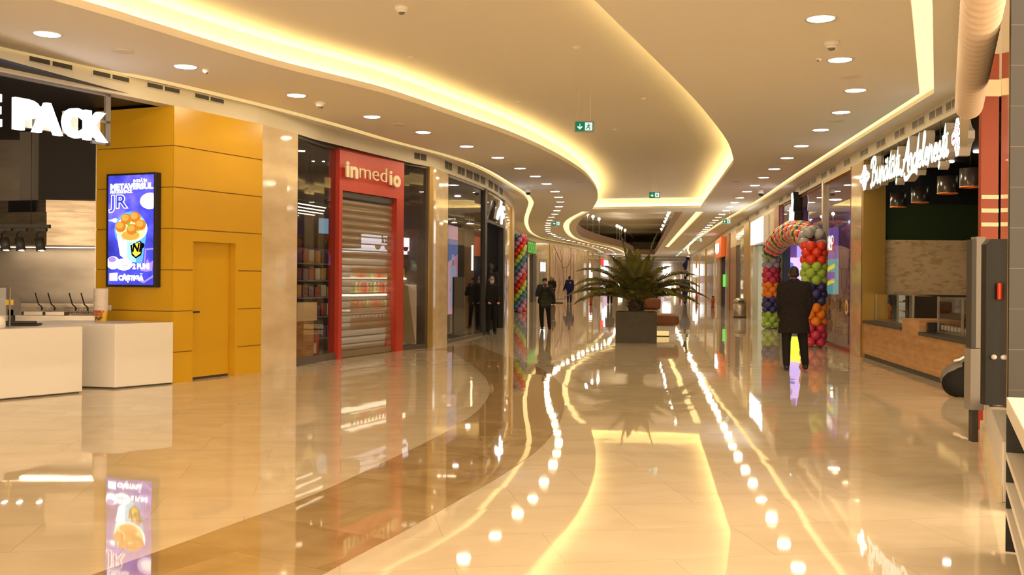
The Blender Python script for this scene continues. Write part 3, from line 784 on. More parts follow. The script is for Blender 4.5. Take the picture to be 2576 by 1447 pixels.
# ---- white counters
def counter(name, label, poly, h):
    cxx = sum(p[0] for p in poly) / len(poly); cyy = sum(p[1] for p in poly) / len(poly)
    t = thing(name, label, 'counter', (cxx, cyy, 0))
    P = [(x - cxx, y - cyy) for x, y in poly]
    MB().prism(P, .02, h).build('body', M['white'], t, bevel=.012)
    MB().prism([(x * .97, y * .97) for x, y in P], 0, .022).build('plinth', M['dgrey'], t)
    return t
fa, fb = Vector(FL(212, 1005)), Vector(FL(0, 1028))
fd = (fb - fa).normalized(); fn = Vector((-fd.y, fd.x)); fn = fn if fn.x < 0 else -fn
fc = fa + fd * 3.0
counter('service_counter', 'low white service counter running out of view at left', [tuple(fa), tuple(fa + fn * .75), tuple(fc + fn * .75), tuple(fc)], .905)
ba, bb = Vector((-5.56, 13.95)), Vector((cx + .04, cy - .06))
counter('corner_counter', 'low white square-ended counter beside the yellow wall', [(-7.0, 14.25), tuple(ba), tuple(bb), tuple(bb + Vector((-.9, .37))), (-6.9, 14.9)], .915)
# stack of paper buckets on the corner counter
M['bucket'] = mat('paper bucket', (.82, .74, .66), .6); M['bucketp'] = mat('bucket print yellow', (.85, .52, .05), .6)
X, _ = XZ(255, 800, 14.72); zc = .916
t = thing('paper_bucket', 'bottom paper noodle bucket of the stack, printed yellow and black', 'paper bucket', (X, 14.72, zc), 0, 'stacked paper buckets')
MB().lathe([(0, .0), (.078, .0), (.1, .185), (.104, .19), (.102, .195), (.0995, .19), (.0765, .01), (0, .01)], 28).build('cup', M['bucket'], t)
MB().lathe([(.0792, .004), (.0965, .15)], 28, caps=False).build('print_band', M['bucketp'], t, fix=False)
for body, z, s, k in (('FAMILY', .128, .05, 'dred'), ('PACK', .088, .045, 'dred'), ('NP', .02, .078, 'black')):
    text('lettering', body, M[k], t, .01, -.104, z, s, .0022, .002, .15, 1, 'CENTER')
t2 = thing('paper_bucket', 'x', 'paper bucket', (X, 14.72, zc + .17), 0, 'stacked paper buckets')
MB().lathe([(0, .0), (.078, .0), (.1, .185), (.104, .19), (.102, .195), (.0995, .19), (.0765, .01), (0, .01)], 28).build('cup', M['bucket'], t2)
N = 11
for i in range(N):
    lab = f'cream paper bucket nested in the stack, {nth(i + 1)} above the printed one'
    if i == 0: t2['label'] = lab; t2.location.z = zc + .03 + .026 * i
    else: dup(t2, (X, 14.72, zc + .03 + .026 * i), label=lab)
# sneeze guard, till and small things on the service counter
gx, gz = XZ(21, 735, 13.05)
t = thing('glass_screen', 'clear upright glass guard on the service counter at the left edge', 'glass screen', (gx, 13.1, .905), atan2(-fd.y, -fd.x))
MB().box(-1.1, 0, 0, .012, 0, .52).build('pane', M['clear'], t)
MB().box(-.006, .008, -.002, .014, 0, .525).build('edge', M['grey'], t)
t = thing('payment_terminal', 'white rounded card terminal at the left end of the service counter', 'card terminal', (XZ(2, 820, 12.85)[0], 12.8, .907))
MB().lathe([(0, 0), (.09, 0), (.085, .1), (.06, .15), (0, .16)], 20).build('body', M['paper'], t); MB().box(-.03, .05, -.092, -.08, .02, .06).build('slot', M['black'], t)
t = thing('till_display', 'tilted grey till screen behind the glass guard', 'till', (XZ(28, 790, 13.9)[0], 13.9, .907))
MB().box(-.17, .13, 0, .02, .12, .36).build('screen', M['mgrey'], t); MB().box(-.04, .04, .0, .05, 0, .2).build('stand', M['black'], t); MB().box(-.12, .12, -.06, .1, 0, .02).build('foot', M['black'], t)
o = MB().box(-.05, .05, -.006, 0, 0, .07).build('price_tag', mat('yellow card', (.85, .55, .02), .6), loc=(XZ(11, 775, 13.2)[0], 13.35, 1.19)); tag(o, 'small yellow card behind the glass guard', 'card')
st = MB().box(-.004, .004, 0, .006, -.285, .0).build('stick', M['grey'], o)
t = thing('tray_stack', 'dark stack of trays lying on the service counter', 'trays', (XZ(46, 830, 13.45)[0], 13.5, .905), .2)
MB().box(-.22, .26, -.12, .12, 0, .03).build('tray', M['black'], t, bevel=.01); MB().box(-.2, .2, -.1, .1, .03, .06).build('tray', M['dgrey'], t, bevel=.01)

# ---- illuminated letters over the kitchen
def onfront(px, py, off=0):                     # on the line of the shop front, near the viewer
    d = WL.px(px + ROLL * -(py - 700) * 0); q = WL.at(d); return d, XZ(px, py, q.y)[1]
p0 = WL.at(WL.px(31)); p1 = WL.at(WL.px(262)); rzs = atan2(p1.y - p0.y, p1.x - p0.x)
t = thing('illuminated_sign', 'glowing white block letters hanging over the dark kitchen', 'shop sign', (p0.x, p0.y, 3.42), rzs)
L = (p1 - p0).length
def block(ch, x, w, z=0):
    me = text_mesh(ch, .505, .024, .07); me.materials.append(M['signw'])
    xs = [v.co.x for v in me.vertices]; a, b = min(xs), max(xs); zs = [v.co.z for v in me.vertices]; c, h = min(zs), max(zs)
    for v in me.vertices: v.co.x = (v.co.x - a) / (b - a) * w; v.co.z = (v.co.z - c) / (h - c) * .40
    o = bpy.data.objects.new('letter', me); COL.objects.link(o); o.parent = t; o.location = (x, 0, z)
    MB().box(w * .2, w * .8, .04, .1, .05, .35).build('letter_back', M['signs'], o)
ws = [.30, .36, .32, .36]; tot = sum(ws); gap = (L - tot * L / 1.36) / 4
xx = 0
for ch, a, b in (('E', -.37, .22), ('P', .0, .31), ('A', .225, .36), ('C', .60, .285), ('K', .88, .31)):
    block(ch, a * L / 1.17, b * L / 1.17)
fr = MB(); fx = 1.02 * L
for (a, b, c, d) in ((1.06, 1.12, -.02, .70), (.9, 1.12, -.02, .03), (.9, 1.12, .28, .32), (-.6, 1.12, .66, .70)): fr.box(a * L, b * L, .09, .13, c, d)
fr.build('sign_frame', M['mgrey'], t)
# ---- marble pilasters and the brass trims between the left shops
wallrun('wall_left_pilaster', dY1 + .01, dP1, M['marble'])
wallrun('wall_left_pilaster', dB1, dM2, M['marble'])
wallrun('trim_5', WL.px(1076.5), dB1, M['gold'], o0=.03)
wallrun('trim_6', dK0, dK1, M['gold'], o0=.05, o1=-.1)
M['head'] = mat('dark head rail', (.09, .075, .06), .4)

# ---- the shop with the red portal and roller shutter
pane('window_1', dG1, dR0); pane('window_2', dR1, dG2)
wallrun('trim_7', dG1, dR0, M['head'], 0, .13, -.03, -.11); wallrun('trim_8', dR1, dG2, M['head'], 0, .1, -.03, -.11)
wallrun('trim_9', dG1, dR0, M['head'], HF - .05, HF, -.02, -.11); wallrun('trim_10', dR1, dG2, M['head'], HF - .05, HF, -.02, -.11)
jl, jr_ = WL.px(857), WL.px(994)
zh = 3.29
t = thing('shop_portal', 'red shop portal around the roller shutter with cream lowercase lettering', 'shop sign', (0, 0, 0))
mb = MB(); solid_ribbon(mb, WL.sub(dR0, dR1), .03, -.2, zh, HF - .005); hd = mb.build('sign_board', M['red'], t)
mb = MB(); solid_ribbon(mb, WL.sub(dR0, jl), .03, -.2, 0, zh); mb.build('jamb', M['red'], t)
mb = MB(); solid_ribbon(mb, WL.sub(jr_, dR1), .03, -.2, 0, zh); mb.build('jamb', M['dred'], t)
a, b = WL.at(dR0), WL.at(dR1); rza = atan2(b.y - a.y, b.x - a.x); Lr = (b - a).length
def reds(px, py):                               # on the straight chord of the sign board
    r = (px - 1288 - ROLL * (py - 700)) / FOC
    nq = Vector((sin(rza), -cos(rza))) * .11; a_, b_ = a + nq, b + nq
    s = (r * a_.y - a_.x) / ((b_.x - a_.x) - r * (b_.y - a_.y)); P = a_.lerp(b_, s); return s * Lr, XZ(px, py, P.y)[1]
base = thing('x', None, None)                   # temporary frame for the lettering
base.location = (a.x, a.y, 0); base.rotation_euler.z = rza
def letter_fit(body, px0, py_base, px1, bold, par, m, hgt=None, depth=.03):
    x0_, zb_ = reds(px0, py_base); x1_, _ = reds(px1, py_base)
    me = text_mesh(body, 1, bold, depth); me.materials.append(m)
    xs = [v.co.x for v in me.vertices]; zs = [v.co.z for v in me.vertices]
    for v in me.vertices:
        v.co.x = (v.co.x - min(xs)) / (max(xs) - min(xs)) * (x1_ - x0_)
        v.co.z = (v.co.z) * hgt
    o = bpy.data.objects.new('lettering', me); COL.objects.link(o); o.parent = par
    loc = Matrix.Translation((a.x, a.y, 0)) @ Matrix.Rotation(rza, 4, 'Z') @ Vector((x0_, -.11, zb_))
    o.location = loc; o.rotation_euler.z = rza
    return o
letter_fit('in', 866, 449, 896, .035, hd, M['cream'], .43); letter_fit('med', 900, 453, 969, -.012, hd, M['cream'], .44); letter_fit('i', 976, 469, 982, .02, hd, M['cream'], .44); letter_fit('o', 985, 471, 1003.5, .05, hd, M['cream'], .44)
bpy.data.objects.remove(base)
# roller shutter: ribbed, finely perforated slats
ms = bpy.data.materials.new('perforated shutter'); ms.use_nodes = True
n, l = ms.node_tree.nodes, ms.node_tree.links; b_ = n['Principled BSDF']
b_.inputs['Base Color'].default_value = (.48, .38, .27, 1); b_.inputs['Metallic'].default_value = .55; b_.inputs['Roughness'].default_value = .38
tr = n.new('ShaderNodeBsdfTransparent'); mx = n.new('ShaderNodeMixShader'); mx.inputs[0].default_value = .66
l.new(tr.outputs[0], mx.inputs[1]); l.new(b_.outputs[0], mx.inputs[2]); l.new(mx.outputs[0], n['Material Output'].inputs['Surface'])
M['shutter'] = ms; M['slat'] = mat('shutter bar', (.34, .27, .19), .4, metal=.6)
sa, sb = WL.at(jl + .03), WL.at(jr_ - .03); rzs = atan2(sb.y - sa.y, sb.x - sa.x); Ls = (sb - sa).length
t = thing('roller_shutter', 'closed perforated metal roller shutter inside the red portal', 'roller shutter', (sa.x, sa.y, 0), rzs)
prof = []
NS = 21; hs = (zh - .27) / NS
mb = MB(); bars = MB()
for i in range(NS):
    z0 = .12 + i * hs
    pr = [(z0 + hs * k / 6, .10 - .035 * sin(pi * k / 6)) for k in range(7)]
    for (za, ya), (zb, yb) in zip(pr[:-1], pr[1:]): mb.quad((0, ya, za), (Ls, ya, za), (Ls, yb, zb), (0, yb, zb))
    bars.box(0, Ls, .085, .115, z0 - .012, z0 + .012)
mb.build('slats', M['shutter'], t, fix=False); bars.build('ribs', M['slat'], t)
MB().box(0, Ls, .06, .13, .01, .13).build('bottom_bar', M['slat'], t)
MB().box(0, Ls, .04, .17, zh - .12, zh - .006).build('roller_box', M['dsteel'], t)
lk = MB().box(Ls * .88, Ls * .91, .045, .06, .13, .26).build('lock', M['dred'], t)
# interior
def room(path, d0, d1, depth, zc, mw, mc, bk='back', mf=None):
    pa = path.sub(d0, d1); A_, B_ = Vector(pa[0]), Vector(pa[-1]); dr = (B_ - A_).normalized(); nn = Vector((-dr.y, dr.x))
    if path is WR: nn = -nn
    P = [A_, B_, B_ + nn * depth, A_ + nn * depth]
    mb = MB()
    for i, j in ((1, 2), (2, 3), (3, 0)):
        mb.quad((*P[i], 0), (*P[j], 0), (*P[j], zc), (*P[i], zc))
    struct(mb.build('wall_shop', mw, fix=False))
    struct(MB().quad(*[(*p, zc) for p in P]).build('ceiling_shop', mc, fix=False))
    return A_, dr, nn
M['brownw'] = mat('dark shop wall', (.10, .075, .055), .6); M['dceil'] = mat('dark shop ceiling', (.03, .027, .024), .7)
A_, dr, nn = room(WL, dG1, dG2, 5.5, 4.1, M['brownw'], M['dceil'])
rzi = atan2(dr.y, dr.x)
def inn(s, o, z=0): q = A_ + dr * s + nn * o; return (q.x, q.y, z)
Lg = dG2 - dG1
A1_, dr1_, nn1_ = A_, dr, nn
def onl1(px, off):                              # inside the shuttered shop, seen in column px
    r = (px - 1288) / FOC; a, b = A1_ + nn1_ * off, A1_ + nn1_ * off + dr1_ * 16
    s = (r * a.y - a.x) / ((b.x - a.x) - r * (b.y - a.y)); return s * 16
def inp(px, off, z=0): return inn(onl1(px, off), off, z)
t = thing('shop_counter', 'pale wooden counter behind the glass left of the red portal', 'counter', inp(744, .3), rzi)
MB().box(0, .62, 0, .6, 0, .78).build('body', M['wood'], t); MB().box(-.03, .66, -.04, .64, .78, 1.12).build('top', M['cream'], t)
M['boxr'] = mat('dark red packaging', (.16, .03, .03), .5)
t = thing('shelf_rack', 'dark shelving with magazines and snacks behind the left glass', 'shelf', inp(744, 1.3), rzi)
MB().box(0, 2.2, .35, .4, 0, 2.2).build('back_panel', M['dgrey'], t)
for z in (.3, .75, 1.15, 1.5, 1.85): MB().box(0, 2.2, -.05, .36, z, z + .03).build('shelf_board', M['mgrey'], t)
pk = [lin((150, 60, 40)), lin((190, 140, 60)), lin((90, 70, 110)), lin((200, 190, 170)), lin((110, 40, 45))]
pkm = [mat('packet %s' % i, c, .5) for i, c in enumerate(('a', 'b', 'c', 'd', 'e')) for c in [pk[i]]]
cnt = 0
for z in (.334, .784, 1.184, 1.534, 1.884):
    for k in range(9):
        o = MB().box(0, .19, 0, .1, 0, .2 + .08 * random.random()).build('snack_packet', pkm[(cnt * 7 + k) % 5]); o.location = inn(onl1(744, 1.3) + .05 + k * .235, 1.32, z); o.rotation_euler.z = rzi; cnt += 1
        tag(o, 'dim packet on the shelving behind the glass left of the red portal', 'packet', 'packets on the dark shelving')
t = thing('fire_extinguisher', 'small red extinguisher standing behind the glass left of the portal', 'fire extinguisher', inp(793, .6))
MB().lathe([(0, 0), (.085, 0), (.085, .42), (.04, .5), (.03, .52), (0, .52)], 18).build('cylinder', M['dred'], t); MB().box(-.04, .06, -.015, .015, .52, .58).build('valve', M['black'], t); MB().box(-.05, .05, -.088, -.08, .12, .32).build('label', M['paper'], t)
M['blue'] = emis('pale blue light box', (.35, .6, .8), .5)
o = MB().box(0, .6, 0, .1, 0, .35).build('light_box', M['blue'], loc=inp(810, 2.6, 2.62), rz=rzi); tag(o, 'small pale blue light box hanging inside behind the left glass', 'light box')
MB().tube([(.3, .05, .35), (.3, .05, 1.55)], .01, 5).build('hanger', M['dgrey'], o)
for k in range(6):
    o = MB().box(0, 1.5, 0, .03, 0, .02).build('tube_light', M['neon'], loc=inp(738, 1.2 + .55 * k, 3.05 + .0 * k), rz=rzi + .12)
    tag(o, f'thin white ceiling tube behind the left glass, {nth(k + 1)} from the window', 'tube light', 'ceiling tubes inside the red portal shop')
    MB().tube([(.75, .015, .02), (.75, .015, 1.05)], .006, 4).build('hanger', M['dgrey'], o)
# lit fridge with drinks seen past the red jamb and through the shutter
s0 = WL.px(872) - dG1
t = thing('drinks_fridge', 'lit drinks cabinet with white header behind the shutter and right glass', 'fridge', inp(893, .52), rzi)
Wf = onl1(1050, .52) - onl1(893, .52)
MB().box(0, Wf, .55, .6, 0, 2.1).build('back_panel', emis('fridge glow', (1, .88, .66), .28), t); MB().box(0, Wf, 0, .6, 0, .12).box(0, Wf, 0, .6, 2.02, 2.12).build('cabinet', M['mgrey'], t)
hdm = emis('header light', (.95, .93, 1), 1.25)
hb = MB().box(.25, Wf + .02, -.05, .0, 2.2, 2.5).box(.25, Wf, .0, .5, 2.12, 2.2).build('header', hdm, t)
M['ink'] = mat('ink', (.02, .015, .03), .6); M['fruit'] = mat('fruit brown', (.30, .13, .06), .6)
text('header_text', 'kuuush!', M['ink'], hb, Wf - 1.86, -.056, 2.345, .25, .010, .006, 0, 1.25)
fr = MB()
for x in [Wf * q_ for q_ in (.3, .45, .6, .75, .9)]: fr.slab([(x + .14 * cos(pi + pi * k / 8), 2.29 + .10 * sin(pi + pi * k / 8)) for k in range(9)], -.058, -.052)
fr.build('fruit_print', M['fruit'], hb)
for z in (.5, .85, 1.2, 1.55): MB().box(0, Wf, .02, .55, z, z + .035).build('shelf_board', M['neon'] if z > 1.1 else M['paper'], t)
cans = [mat('can %s' % k, lin(c), .3) for k, c in (('red', (215, 45, 40)), ('green', (150, 190, 60)), ('amber', (220, 150, 50)), ('pink', (220, 130, 130)), ('clear', (215, 205, 190)))]
first_can = None
can_i = 0
for z in (.538, .888, 1.238, 1.588):
    for k in range(17):
        h = MB().lathe([(0, 0), (.05, 0), (.05, .17), (.02, .21), (.02, .25), (0, .25)], 10) if (z > .9 and z < 1.3) or z < .6 else MB().lathe([(0, 0), (.055, 0), (.058, .02), (.058, .2), (.045, .22), (0, .22)], 10)
        o = h.build('drink_can' if z > 1.3 else 'drink_bottle', cans[(k * 3 + int(z * 9)) % 5]); x = .12 + k * (Wf - .24) / 16.5
        q = inp(893, .52); o.location = (q[0] + dr.x * x + nn.x * .12, q[1] + dr.y * x + nn.y * .12, z)
        tag(o, f'small drink, {nth(k + 1)} from the left on the {nth(4 - int((z - .5) / .35 + .1))} lit fridge shelf from the top', 'drink', 'drinks in the lit cabinet')
for i in range(5):  # unseen fill lights added to brighten the shuttered shop
    o = MB().lathe([(0, 0), (.09, 0), (.10, .02)], 16).build('shop_fill_light', M['lampw'], loc=inn(.6 + 1.2 * i, 1.0 + .8 * (i % 2), 4.06), fix=False); tag(o, f'small round added fill light in the dark ceiling of the shuttered shop, {nth(i + 1)} from the left', 'ceiling light', 'added fill lights of the shuttered shop')
t = thing('leaning_panel', 'pale sheet of board leaning behind the right glass below the drinks', 'panel', inp(1014, .16), rzi)
MB().add([(0, 0, .12), (.62, 0, .12), (.62, .2, 1.42), (0, .2, 1.42), (0, .03, .12), (.62, .03, .12), (.62, .23, 1.42), (0, .23, 1.42)], [(0, 1, 2, 3), (7, 6, 5, 4), (0, 4, 5, 1), (1, 5, 6, 2), (2, 6, 7, 3), (3, 7, 4, 0)]).build('board', mat('pale board', (.36, .31, .21), .6), t)
MB().box(.62, .65, -.01, .25, .1, 1.44).build('edge_strip', M['paper'], t)
MB().box(0, .63, -.02, .26, 0, .1).build('foot', M['mgrey'], t)

# ---- the fashion shop on the bend
pane('window_3', dM2 + .02, dG3); wallrun('trim_11', dM2, dG3, M['head'], 0, .07, -.03, -.12); wallrun('trim_12', dM2, dG3 + .1, M['head'], HF - .07, HF, -.02, -.12)
wallrun('trim_13', dG3, dD0, M['black'], 0, HF, .01, -.12)
pane('window_4', dD0, dD1, 3.27, HF); wallrun('trim_14', dD0, dD1, M['black'], 3.19, 3.27, .0, -.14)
wallrun('trim_15', dD1, WL.px(1270), M['black'], 0, 3.27, .0, -.16)
wallrun('wall_left_pilaster', WL.px(1270), dK0, M['marble'])
pane('window_5', dD1, WL.px(1270), 3.27, HF)
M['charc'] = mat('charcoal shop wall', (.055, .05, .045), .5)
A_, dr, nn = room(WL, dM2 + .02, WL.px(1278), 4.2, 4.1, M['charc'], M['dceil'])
rzi = atan2(dr.y, dr.x)
A3_, dr3_, nn3_, rz3_ = A_, dr, nn, rzi
def onl3(px, off):                              # interior point seen in column px, off metres behind the glass line
    r = (px - 1288) / FOC; a, b = A3_ + nn3_ * off, A3_ + nn3_ * off + dr3_ * 16
    s = (r * a.y - a.x) / ((b.x - a.x) - r * (b.y - a.y)); return a.lerp(b, s)
# poster light wall with two figures
p0, p1 = onl3(1122, .9), onl3(1151, .9)
pw = (p1 - p0).length
t = thing('lit_poster', 'tall pink and blue lit poster with a walking figure in jeans behind the glass', 'poster', (p0.x, p0.y, 0), rzi)
pe = {k: emis('poster ' + k, c, .75) for k, c in (('pink', (.80, .48, .55)), ('blue', (.17, .24, .50)), ('rose', (.70, .28, .42)), ('jean', (.42, .50, .72)), ('skin', (.45, .22, .15)), ('pale', (.85, .70, .68)))}
def pp(poly, k, y): 
    mb = MB().add([(u * pw, y, z) for u, z in poly], [tuple(range(len(poly)))]); return mb.build('print_patch', pe[k], pb, fix=False)
pb = MB().box(0, pw, 0, .08, .55, 3.12).build('poster_board', pe['pink'], t)
pp([(0, 2.0), (1, 2.3), (1, 2.72), (0, 2.72)], 'blue', -.002); pp([(.3, 1.2), (1, .9), (1, 2.3), (.75, 2.2)], 'rose', -.003)
pp([(.45, 2.25), (.62, 2.3), (.72, 2.12), (.58, 2.0), (.45, 2.05)], 'jean', -.005); pp([(.38, 2.0), (.75, 2.0), (.9, 1.75), (.72, 1.6), (.4, 1.6)], 'jean', -.006); pp([(.40, 1.6), (.72, 1.6), (.95, .75), (.78, .75), (.6, 1.25), (.5, .72), (.34, .74)], 'jean', -.006)
pp([(.5, 2.1), (.62, 2.12), (.66, 1.98), (.54, 1.92)], 'skin', -.007)
MB().box(0, pw, -.05, .3, 0, .55).build('plinth', M['paper'], t)
p0, p1 = onl3(1143, .45), onl3(1170, .45)
t = thing('display_stand', 'dark translucent standing panel behind the fashion shop glass', 'display panel', (p0.x, p0.y, 0), rzi)
MB().box(0, (p1 - p0).length, 0, .05, 0, 1.62).build('panel', mat('smoked panel', (.07, .06, .05), .2), t)
MB().box(-.05, (p1 - p0).length + .05, -.15, .2, 0, .05).build('foot', M['dgrey'], t)
p0 = onl3(1188, 1.2)
t = thing('neon_letters', 'slim warm glowing upright letters hanging behind the fashion shop glass', 'neon sign', (p0.x, p0.y, 1.85), rzi)
MB().tube([(0, 0, .0), (.0, 0, .86)], .035, 8).build('letter', M['neon'], t)
MB().tube([(.45, 0, .0), (.45, 0, .86), (.60, 0, .78), (.72, 0, .5), (.66, 0, .18), (.5, 0, .0), (.42, 0, .03)], .04, 8).tube([(.55, 0, 1.0), (.75, 0, 1.25)], .035, 6).build('letter', M['neon'], t)
MB().tube([(.2, .03, .9), (.2, .03, 2.2)], .01, 4).tube([(-.05, .03, .9), (.75, .03, .9)], .012, 4).build('hanger', M['dgrey'], t)
for k, (px, off) in enumerate([(1142, 1.6), (1186, 2.0), (1208, 2.4), (1180, 1.2)]):
    q = onl3(px, off); o = MB().lathe([(0, .02), (.08, .02), (.09, 0), (.07, .0), (.06, .01), (0, .01)], 12).build('shop_spot', M['lamp' if False else 'lampw'], loc=(q.x, q.y, 3.4)); tag(o, f'small bright spot inside the fashion shop, {nth(k + 1)} from the left', 'spotlight', 'spots inside the fashion shop')
    MB().tube([(0, 0, .02), (0, 0, .7)], .012, 5).build('stem', M['dgrey'], o)
for i in range(4):  # a few unseen fill lights added inside the fashion shop
    q = onl3([1150, 1190, 1225, 1250][i], [1.0, 2.2, 1.2, 2.4][i])
    o = MB().lathe([(0, 0), (.09, 0), (.10, .02)], 16).build('shop_fill_light', M['lampw'], loc=(q.x, q.y, 4.06), fix=False); tag(o, f'added round fill light in the fashion shop ceiling, {nth(i + 1)} from the left', 'ceiling light', 'added fill lights of the fashion shop')
# slab of white words, deep inside the doorway
p0 = onl3(1252, .5)
for z, body, lab in ((2.05, 'YE', 'white glowing word high on the dark wall inside the doorway'), (.98, 'LI', 'white glowing word low on the dark wall inside the doorway')):
    t = thing('glowing_words', lab, 'sign', (p0.x, p0.y, z), rzi, 'white words inside the doorway')
    text('lettering', body, M['signw'], t, 0, -.03, 0, .62, .03, .05)
    MB().box(-.1, 1.0, .0, .05, -.3, .85 if z > 2 else .74).build('backing', M['black'], t)
    if z > 2: MB().box(-.1, 1.0, .0, .05, .855, 1.9).build('upright', M['black'], t)
    else: MB().box(-.1, 1.0, .0, .05, -.98, -.305).build('upright', M['black'], t)
# leaping-shape sign over the door
q = WL.at(WL.px(1240)); qa, qb = WL.at(WL.px(1238)), WL.at(WL.px(1263)); rzz = atan2(qb.y - qa.y, qb.x - qa.x); Lq = (qb - qa).length
t = thing('illuminated_sign', 'white glowing jagged emblem sign above the dark fashion shop door', 'shop sign', (qa.x, qa.y, 3.32), rzz)
def u_(pts): return [(x * Lq, z * .66) for x, z in pts]
MB().slab(u_([(.08, .05), (.2, .40), (.42, .66), (.50, .98), (.66, .95), (.60, .78), (.95, .80), (.95, .62), (.72, .60), (.9, .42), (.86, .2), (.72, .22), (.66, -.1), (.52, -.1), (.55, .3), (.36, .25), (.22, .02)]), -.10, -.08).build('face', M['signw'], t)
MB().slab(u_([(.05, .05), (.18, .42), (.40, .70), (.50, 1.0), (.66, .97), (.66, -.1), (.5, -.12), (.34, .2), (.2, .0)]), -.08, -.01).build('return', M['signs'], t)
# ---- far left: curved run of shop fronts
dF = lambda px, ymin=38: WL.px(px, ymin)
wallrun('wall_left_far', dK1, dF(1323), M['marble'])
wallrun('trim_16', dF(1323.5), dF(1326), M['black'], 0, 4.12, .05)
wallrun('wall_left_far', dF(1339), dF(1347.5), M['dgrey'], 0, 3.2, .06)
M['cream2'] = mat('cream shop wall', (.72, .60, .42), .6)
d0, d1 = dF(1324), dF(1340)
A_, dr, nn = room(WL, d0, d1, 6, 4.0, M['cream2'], M['ceil'])
wallrun('wall_left_far', d0, dF(1347.5), M['cream2'], 3.2, HF, 0)
rzi = atan2(dr.y, dr.x)
loc = WL.at(dF(1325.5)); ln = (WL.at(dF(1346)) - loc)
t = thing('illuminated_sign', 'green glowing capital letters over the bright shoe shop', 'shop sign', (loc.x, loc.y, 3.28), atan2(ln.y, ln.x))
me = text_mesh('DECATHLON', 1, -.005, .08, 0, 1.25); M['gneon'] = emis('green neon', (.22, .85, .10), .8); me.materials.append(M['gneon']); xs = [v.co.x for v in me.vertices]
for v in me.vertices: v.co.x *= ln.length / max(xs); v.co.y *= .05
o = bpy.data.objects.new('lettering', me); COL.objects.link(o); o.parent = t; o.location = (0, -.07, .0)
MB().box(0, ln.length, -.06, 0, -.05, .80).build('backing', mat('dark green back', (.05, .12, .03), .5), t)
t = thing('shoe_shelf', 'brightly lit white shoe shelving inside the far left shop', 'shelf', (*(A_ + nn * 5.8 + dr * (d1 - d0 - 1.2)), 0), rzi - pi / 2)
MB().box(0, 5.6, .5, .55, 0, 3.0).build('back_panel', emis('shelf glow', (1, .78, .5), .75), t)  # back panel made to glow so the shelves look lit
for z in (.25, .75, 1.2, 1.65, 2.1): MB().box(0, 5.6, 0, .5, z, z + .06).build('shelf_board', M['whitep'], t)
for z in (.314, .814, 1.264, 1.714):
    for k in range(10):
        o = MB().box(0, .3, 0, .1, 0, .07).box(0, .1, 0, .1, .07, .15).build('shoe', M['black'], bevel=.02); q = A_ + nn * (5.6 - k * .55) + dr * (d1 - d0 - 1.05); o.location = (q.x, q.y, z); o.rotation_euler.z = rzi - pi / 2
        tag(o, f'dark shoe, {nth(k + 1)} along the {nth(4 - int((z - .3) / .45 + .1))} shelf of the far left shop', 'shoe', 'shoes on the bright far shelves')
# glossy shop front, brass post, then the printed hoarding
wallrun('wall_left_far', dF(1347.5), dF(1381), M['marble'])
t0, t1 = WL.at(dF(1356)), WL.at(dF(1374)); dv = t1 - t0
t = thing('shop_window', 'glossy far shop window with bright strip lights right of the green sign', 'shop window', (t0.x, t0.y, 0), atan2(dv.y, dv.x))
MB().box(0, dv.length, -.05, 0, 0, 3.0).build('pane', mat('far window', (.35, .30, .24), .08), t)
for u in (.12, .52): MB().box(u * dv.length, (u + .22) * dv.length, -.08, -.05, 2.1, 2.75).build('strip_light', M['signw'], t)
MB().box(.02 * dv.length, .4 * dv.length, -.07, -.05, .5, 1.95).build('green_panel', mat('green display', (.14, .22, .10), .4), t); MB().box(.55 * dv.length, .85 * dv.length, -.07, -.05, .5, 1.9).build('red_panel', mat('red display', (.30, .14, .10), .4), t)
wallrun('trim_17', dF(1381), dF(1384.5), M['gold'], 0, HF, .06)
wallrun('wall_left_far', dF(1384.5), dF(1390), M['marble'])
mm = mat('printed street mural', (.6, .45, .35), .5); n, l, b_ = nodes(mm)
tc = n.new('ShaderNodeTexCoord'); mp = n.new('ShaderNodeMapping'); mp.inputs['Scale'].default_value = (.9, .9, .25); l.new(tc.outputs['Object'], mp.inputs[0])
n1 = n.new('ShaderNodeTexNoise'); n1.inputs['Scale'].default_value = 1.3; n1.inputs['Detail'].default_value = 8; n1.inputs['Roughness'].default_value = .7; l.new(mp.outputs[0], n1.inputs['Vector'])
r1 = n.new('ShaderNodeValToRGB'); e = r1.color_ramp.elements; e[0].position, e[0].color = .36, (.20, .14, .13, 1); e[1].position, e[1].color = .60, (.66, .49, .36, 1); q_ = e.new(.47); q_.color = (.50, .36, .27, 1)
l.new(n1.outputs['Fac'], r1.inputs['Fac']); l.new(r1.outputs['Color'], b_.inputs['Base Color'])
M['mural'] = mm
d0, d1 = dF(1390), dF(1448)
t = thing('wall_mural', 'large printed hoarding of a sketched city street on the far left wall', 'mural', (0, 0, 0))
mb = MB(); solid_ribbon(mb, WL.sub(d0, d1), .02, -.1, .03, HF - .02); mb.build('print', M['mural'], t)
ink = mat('mural ink', (.25, .17, .14), .6); q0, q1 = WL.at(d0), WL.at(d1)
